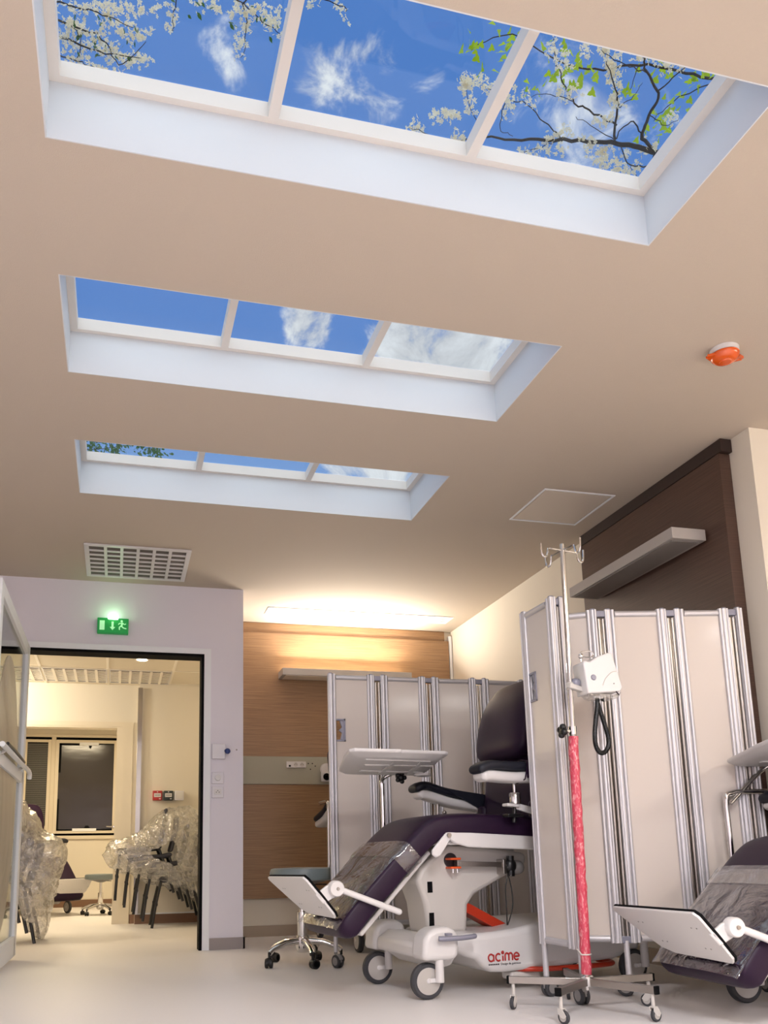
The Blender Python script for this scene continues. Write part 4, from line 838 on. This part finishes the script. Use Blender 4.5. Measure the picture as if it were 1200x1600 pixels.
# ---------------------------------------------------------------- outside: ground, trees
struct('ground_outside', MB().box(-14, 16, -12, 26, -.2, -.06), M['soil'], smooth=False)
def rpt(px, py, z):
    x = (px-PX)/F_; y = -(py-PY)/F_; d = r3*x+u3*y+f2; k = (z-.6)/d.z
    return Vector((d.x*k, d.y*k, z))
def tree(name, label, cat, limbs, clusters, trunk):
    """limbs: list of lists of (point, radius); clusters: dict part -> (material, list of (centre, n, spread, size))"""
    t = thing(name, label, cat, (trunk[0].x, trunk[0].y, 0)); off = Vector((trunk[0].x, trunk[0].y, 0))
    m = MB(); P = smooth_path([p-off for p in trunk], 6); n = len(P)
    m.tube(P, [.13-.09*i/n for i in range(n)], 10)
    for lb in limbs:
        pts = [a-off for a, r in lb]; Q = smooth_path(pts, 5); rs = []
        for i in range(len(Q)):
            u = i/5; k = min(int(u), len(lb)-2); rs.append(lb[k][1]+(lb[k+1][1]-lb[k][1])*(u-k))
        Q = [q+Vector((R.uniform(-1,1), R.uniform(-1,1), R.uniform(-1,1)))*.006 for q in Q]
        m.tube(Q, [q_*.42 for q_ in rs], 6)
    m.obj('trunk_and_branches', M['bark'], t)
    for nm, (mt, cl_, kind) in clusters.items():
        g = MB()
        for c, cnt, spr, sz in cl_:
            for _ in range(cnt):
                p = c-off+Vector((R.gauss(0,1), R.gauss(0,1), R.gauss(0,1)))*spr*.8
                ax = Vector((R.uniform(-1,1), R.uniform(-1,1), R.uniform(-.6,1))).normalized(); u = ax.orthogonal().normalized(); v = ax.cross(u); s = sz*R.uniform(.7,1.25)
                if kind == 'flower':
                    for k in range(5):
                        a = 2*PI*k/5; d = u*math.cos(a)+v*math.sin(a); e = u*math.cos(a+.5)+v*math.sin(a+.5); f = u*math.cos(a-.5)+v*math.sin(a-.5)
                        g.add([p, p+e*s*.7+ax*s*.15, p+d*s+ax*s*.3, p+f*s*.7+ax*s*.15], [(0,1,2,3)])
                else:
                    b = [(0,-.1),(.35,.05),(.75,.0),(.6,.35),(.35,.45),(.30,.8),(0,1.15),(-.30,.8),(-.35,.45),(-.6,.35),(-.75,.0),(-.35,.05)] if kind == 'lobed' else [(0,0),(.25,.3),(.28,.6),(0,1.1),(-.28,.6),(-.25,.3)]
                    g.add([p+u*x*s+v*y*s+ax*abs(x)*.25*s for x, y in b], [tuple(range(len(b)))])
        o = g.obj(nm, mt, t, smooth=False); o['kind'] = 'stuff'
    return t
def limb(px, z0, z1, r0, r1):
    n = len(px); return [(rpt(p[0], p[1], z0+(z1-z0)*i/(n-1)), r0+(r1-r0)*i/(n-1)) for i, p in enumerate(px)]
def along(px, z, step, n, spr, sz, j=6):
    o = []
    for i in range(len(px)-1):
        d = math.dist(px[i], px[i+1]); k = max(1, int(d/step))
        for q in range(k): u = (q+R.random())/k; o.append((rpt(px[i][0]+(px[i+1][0]-px[i][0])*u+R.uniform(-j,j), px[i][1]+(px[i+1][1]-px[i][1])*u+R.uniform(-j,j), z+R.uniform(-.06,.06)), n, spr, sz))
    return o
# right-hand cherry
Z0 = 4.2
BR = [([(1032,242),(990,228),(945,222),(880,219),(815,218),(755,215),(700,222)], .034,.006),
      ([(1032,242),(1005,215),(1015,180),(1028,145),(1010,112),(1004,88),(990,70)], .024,.006),
      ([(1005,215),(985,190),(960,218)], .010,.006),([(960,218),(965,170),(962,140),(945,95)], .016,.004),
      ([(962,195),(920,172),(895,158),(880,130),(868,95),(866,60)], .012,.004),
      ([(880,219),(850,190),(815,160),(790,155),(760,140)], .008,.003),([(1018,258),(985,258),(970,230),(930,200),(900,185)], .009,.003),
      ([(1028,145),(1060,115),(1085,90)], .009,.003),([(1010,112),(975,100),(940,80)], .007,.003),([(880,219),(855,225),(800,245)], .007,.003),
      ([(700,222),(660,205),(640,200)], .006,.002),([(790,155),(780,200),(800,212)], .006,.003),([(755,215),(740,180),(720,120)], .006,.002),([(1018,258),(1000,280),(985,262)], .006,.003),
      ([(895,158),(860,148),(830,150)], .005,.002),([(1015,180),(1040,195),(1062,185)], .006,.002),([(965,170),(990,150),(1004,130)],.005,.002)]
limbs = [limb(p, Z0, Z0+R.uniform(-.12,.12), a, b) for p, a, b in BR]
root = rpt(1032,242,Z0); rr_ = [Vector((5.9,5.4,-.06)), Vector((5.8,5.2,1.5)), Vector((5.5,4.9,3.0)), Vector((4.3,4.5,3.9)), root]
fl = []
for p in ([(1000,262),(975,268),(945,255),(920,235)],[(960,240),(925,225),(905,215)],[(880,232),(850,235),(815,240)],[(1020,230),(1000,235)],[(930,195),(950,180)],[(968,170),(955,120),(945,95)],[(925,80),(905,78)],
          [(860,215),(890,200)],[(1035,110),(1050,90)],[(990,80),(1010,95)],[(800,150),(790,180)],[(830,165),(815,150)],[(800,135),(790,125)],[(730,220),(700,215),(712,240)],[(660,202),(640,198),(630,203)],[(735,175),(725,120),(765,128)],[(690,185),(670,180)],[(720,180),(690,178)],[(1060,185),(1040,190)],[(1075,85),(1062,110)],[(880,110),(866,62)],[(965,130),(940,60)],[(770,140),(750,135)],[(975,245),(935,262)],[(900,150),(865,150)]):
    fl += along(p, Z0, 6, 8, .019, .012)
lf = []
tree('cherry_tree', 'blossoming cherry tree with dark spreading branches above the nearest skylight, right side', 'tree', limbs, {'blossom': (M['petal'], fl, 'flower')}, rr_)
for p in ([(930,105),(905,130)],[(980,145),(1000,150)],[(1030,170),(1060,160)],[(1010,195),(1045,190)],[(1085,115),(1115,122)],[(1050,110),(1070,118)],[(870,105),(890,100)],[(860,60),(880,68)],[(820,135),(835,145)],[(1000,95),(1020,105)],[(725,78),(742,80)],[(755,55),(765,58)],[(780,52),(800,62)],[(770,85),(785,92)],[(870,110),(880,125)]):
    lf += along(p, Z0+.3, 8, 4, .042, .032)
ml = [limb(p, Z0+.3, Z0+.3, a, b) for p, a, b in (([(1200,150),(1120,125),(1060,112),(1000,100),(930,108),(870,95),(800,55),(740,75)], .02,.004),([(1120,125),(1050,160),(1020,190)],.008,.003),([(1000,100),(985,140)],.006,.003))]
rt0 = rpt(1200,150,Z0+.3)
tree('maple_tree', 'tree with yellow-green spring leaves above the right end of the nearest skylight', 'tree', ml, {'foliage': (M['leafy'], lf, 'lobed')}, [Vector((6.9,2.6,-.06)), Vector((6.8,2.8,2.0)), Vector((5.6,3.0,3.8)), rt0])
# left cherry
BL = [([(60,60),(100,60),(140,75),(180,85),(225,92)], .014,.003),([(60,20),(110,40),(160,60),(185,100),(230,65)], .012,.003),([(60,0),(120,10),(170,25),(210,45)], .010,.003),
      ([(70,80),(120,95),(150,105),(190,115)], .008,.002),([(60,-30),(200,-30),(270,-25),(272,20),(270,48)], .010,.003),([(270,-25),(340,-10),(380,5),(385,50),(378,90)], .009,.003),([(380,5),(420,40),(440,55)], .006,.003),([(380,5),(440,-15),(530,8),(540,18)], .007,.003),([(120,95),(125,60),(110,40)], .005,.003)]
limbs = [limb(p, Z0, Z0+R.uniform(-.1,.1), a, b) for p, a, b in BL]
fl = []
for p in ([(95,55),(140,72),(180,85),(225,92)],[(95,30),(150,55),(190,90),(232,95)],[(95,8),(160,20),(215,50),(238,55)],[(95,75),(130,98),(190,115)],[(140,5),(215,15),(250,20)],[(95,100),(115,105),(150,112)],[(270,5),(272,25),(270,48)],[(310,0),(345,12),(365,18)],[(365,0),(388,20),(380,50),(378,88)],[(390,10),(415,30),(440,50)],[(400,8),(440,25)],[(485,3),(500,3)],[(525,8),(540,20)],[(150,40),(180,45),(230,60)],[(95,45),(130,45)]):
    fl += along(p, Z0, 6, 6, .017, .011, 5)
lg_ = []
for p in ([(95,60),(225,90)],[(110,40),(235,60)],[(280,0),(440,50)]): lg_ += along(p, Z0, 22, 3, .03, .026)
lr = rpt(60,20,Z0)
tree('cherry_tree', 'white blossoming cherry tree above the left end of the nearest skylight', 'tree', limbs+[limb([(-60,20),(0,15),(60,20)], Z0, Z0, .03,.014),limb([(60,20),(60,-30)], Z0, Z0, .012,.010),limb([(60,20),(60,60),(70,80)], Z0, Z0, .012,.01),limb([(60,20),(60,0)], Z0, Z0, .012,.010)], {'blossom': (M['petal'], fl, 'flower'), 'young_leaves': (M['leafg'], lg_, 'plain')}, [Vector((-3.2,3.4,-.06)), Vector((-3.1,3.3,2.2)), Vector((-2.4,3.3,3.6)), rpt(-60,20,Z0)])
# green tree over the farthest skylight
BG = [([(100,695),(135,702),(165,700),(200,695),(215,690)], .012,.003),([(100,680),(150,690),(190,690)], .01,.003),([(190,692),(225,698),(245,705)], .006,.003)]
limbs = [limb(p, 4.6, 4.6, a, b) for p, a, b in BG]
lf = []
for p in ([(132,692),(150,705),(165,708)],[(140,690),(175,692),(190,700)],[(165,712),(190,700)],[(215,695),(245,705),(255,712)],[(230,705),(250,712)],[(135,700),(140,712)],[(185,690),(205,690)]):
    lf += along(p, 4.6, 5, 9, .05, .042, 5)
tree('leafy_tree', 'green leafy tree above the left end of the farthest skylight', 'tree', limbs, {'foliage': (M['leafg'], lf, 'plain')}, [Vector((-3.9,9.4,-.06)), Vector((-3.8,9.3,2.6)), Vector((-3.0,9.0,4.2)), rpt(100,690,4.6)])

# ---------------------------------------------------------------- room lamps and added fill lights
def fill_panel(label, x, y, z, w, h, power, col, g=None):  # unseen ceiling panels, added to fill the rooms with light
    t = thing('fill_light', label, 'fill light', (x, y, z), group=g)
    MB().box(-w/2-.02,w/2+.02,-h/2-.02,h/2+.02,-.012,-.004).obj('frame', M['plast'], t, smooth=False)
    MB().box(-w/2,w/2,-h/2,h/2,-.016,-.0125).obj('diffuser', emis('fill_glow', '#fff1d6', 2.5), t, smooth=False)
    area('fill_lamp', (x, y, z-.03), w, power, col, sy=h)
WARM = (1, .80, .58)
bedhead_lamp('bedhead_lamp', 'lit bedhead lamp on the right-hand recess wall out of view', (4.8, .8, 2.1), -PI/2, 1.1, glow, M['lampbox'], M['lampbox'])
area('bedhead_uplight', (4.69, .8, 2.19), .14, 85, (1, .92, .83), (PI, 0, 0), sy=1.0)
fill_panel('added square ceiling fill light of the ward just behind the camera', .8, .25, H, .6, .6, 75, (.98, .96, 1))
fill_panel('added square ceiling fill light of the ward nearest the wall behind the camera', .8, -1.6, H, .6, .6, 105, (.98, .96, 1))
fill_panel('added square ceiling fill light of the right-hand recess out of view', 3.9, -.6, H, .6, .6, 60, (1, .95, .92))
fill_panel('added square ceiling fill light in the passage near the left wall', -1.7, 7.3, 2.45, .5, .5, 28, (1, .82, .54))
area('passage_wash', (-1.85, 8.25, 2.30), .5, 42, (1, .90, .72), Vector((.78, .60, .02)).to_track_quat('-Z', 'Z').to_euler(), sy=.12)  # bare lamp without fixture, added to brighten the passage wall top
fill_panel('added square ceiling fill light of the far room', -.6, 10.9, 2.6, .6, .6, 60, (1, .82, .54))
dl = bpy.data.lights.new('downlight_spot', 'SPOT'); dl.energy = 9; dl.color = (1,.82,.55); dl.spot_size = 1.9; dl.spot_blend = .8; dl.shadow_soft_size = .05
do = bpy.data.objects.new('downlight_spot', dl); COL.objects.link(do); do.location = (.19, 7.79, 2.43)

sc.cycles.use_denoising = True
try: sc.cycles.denoiser = 'OPENIMAGEDENOISE'
except Exception: pass
sc.cycles.max_bounces = 10; sc.cycles.diffuse_bounces = 5; sc.cycles.transparent_max_bounces = 24
sc.cycles.sample_clamp_indirect = 6; sc.cycles.caustics_reflective = False; sc.cycles.caustics_refractive = False
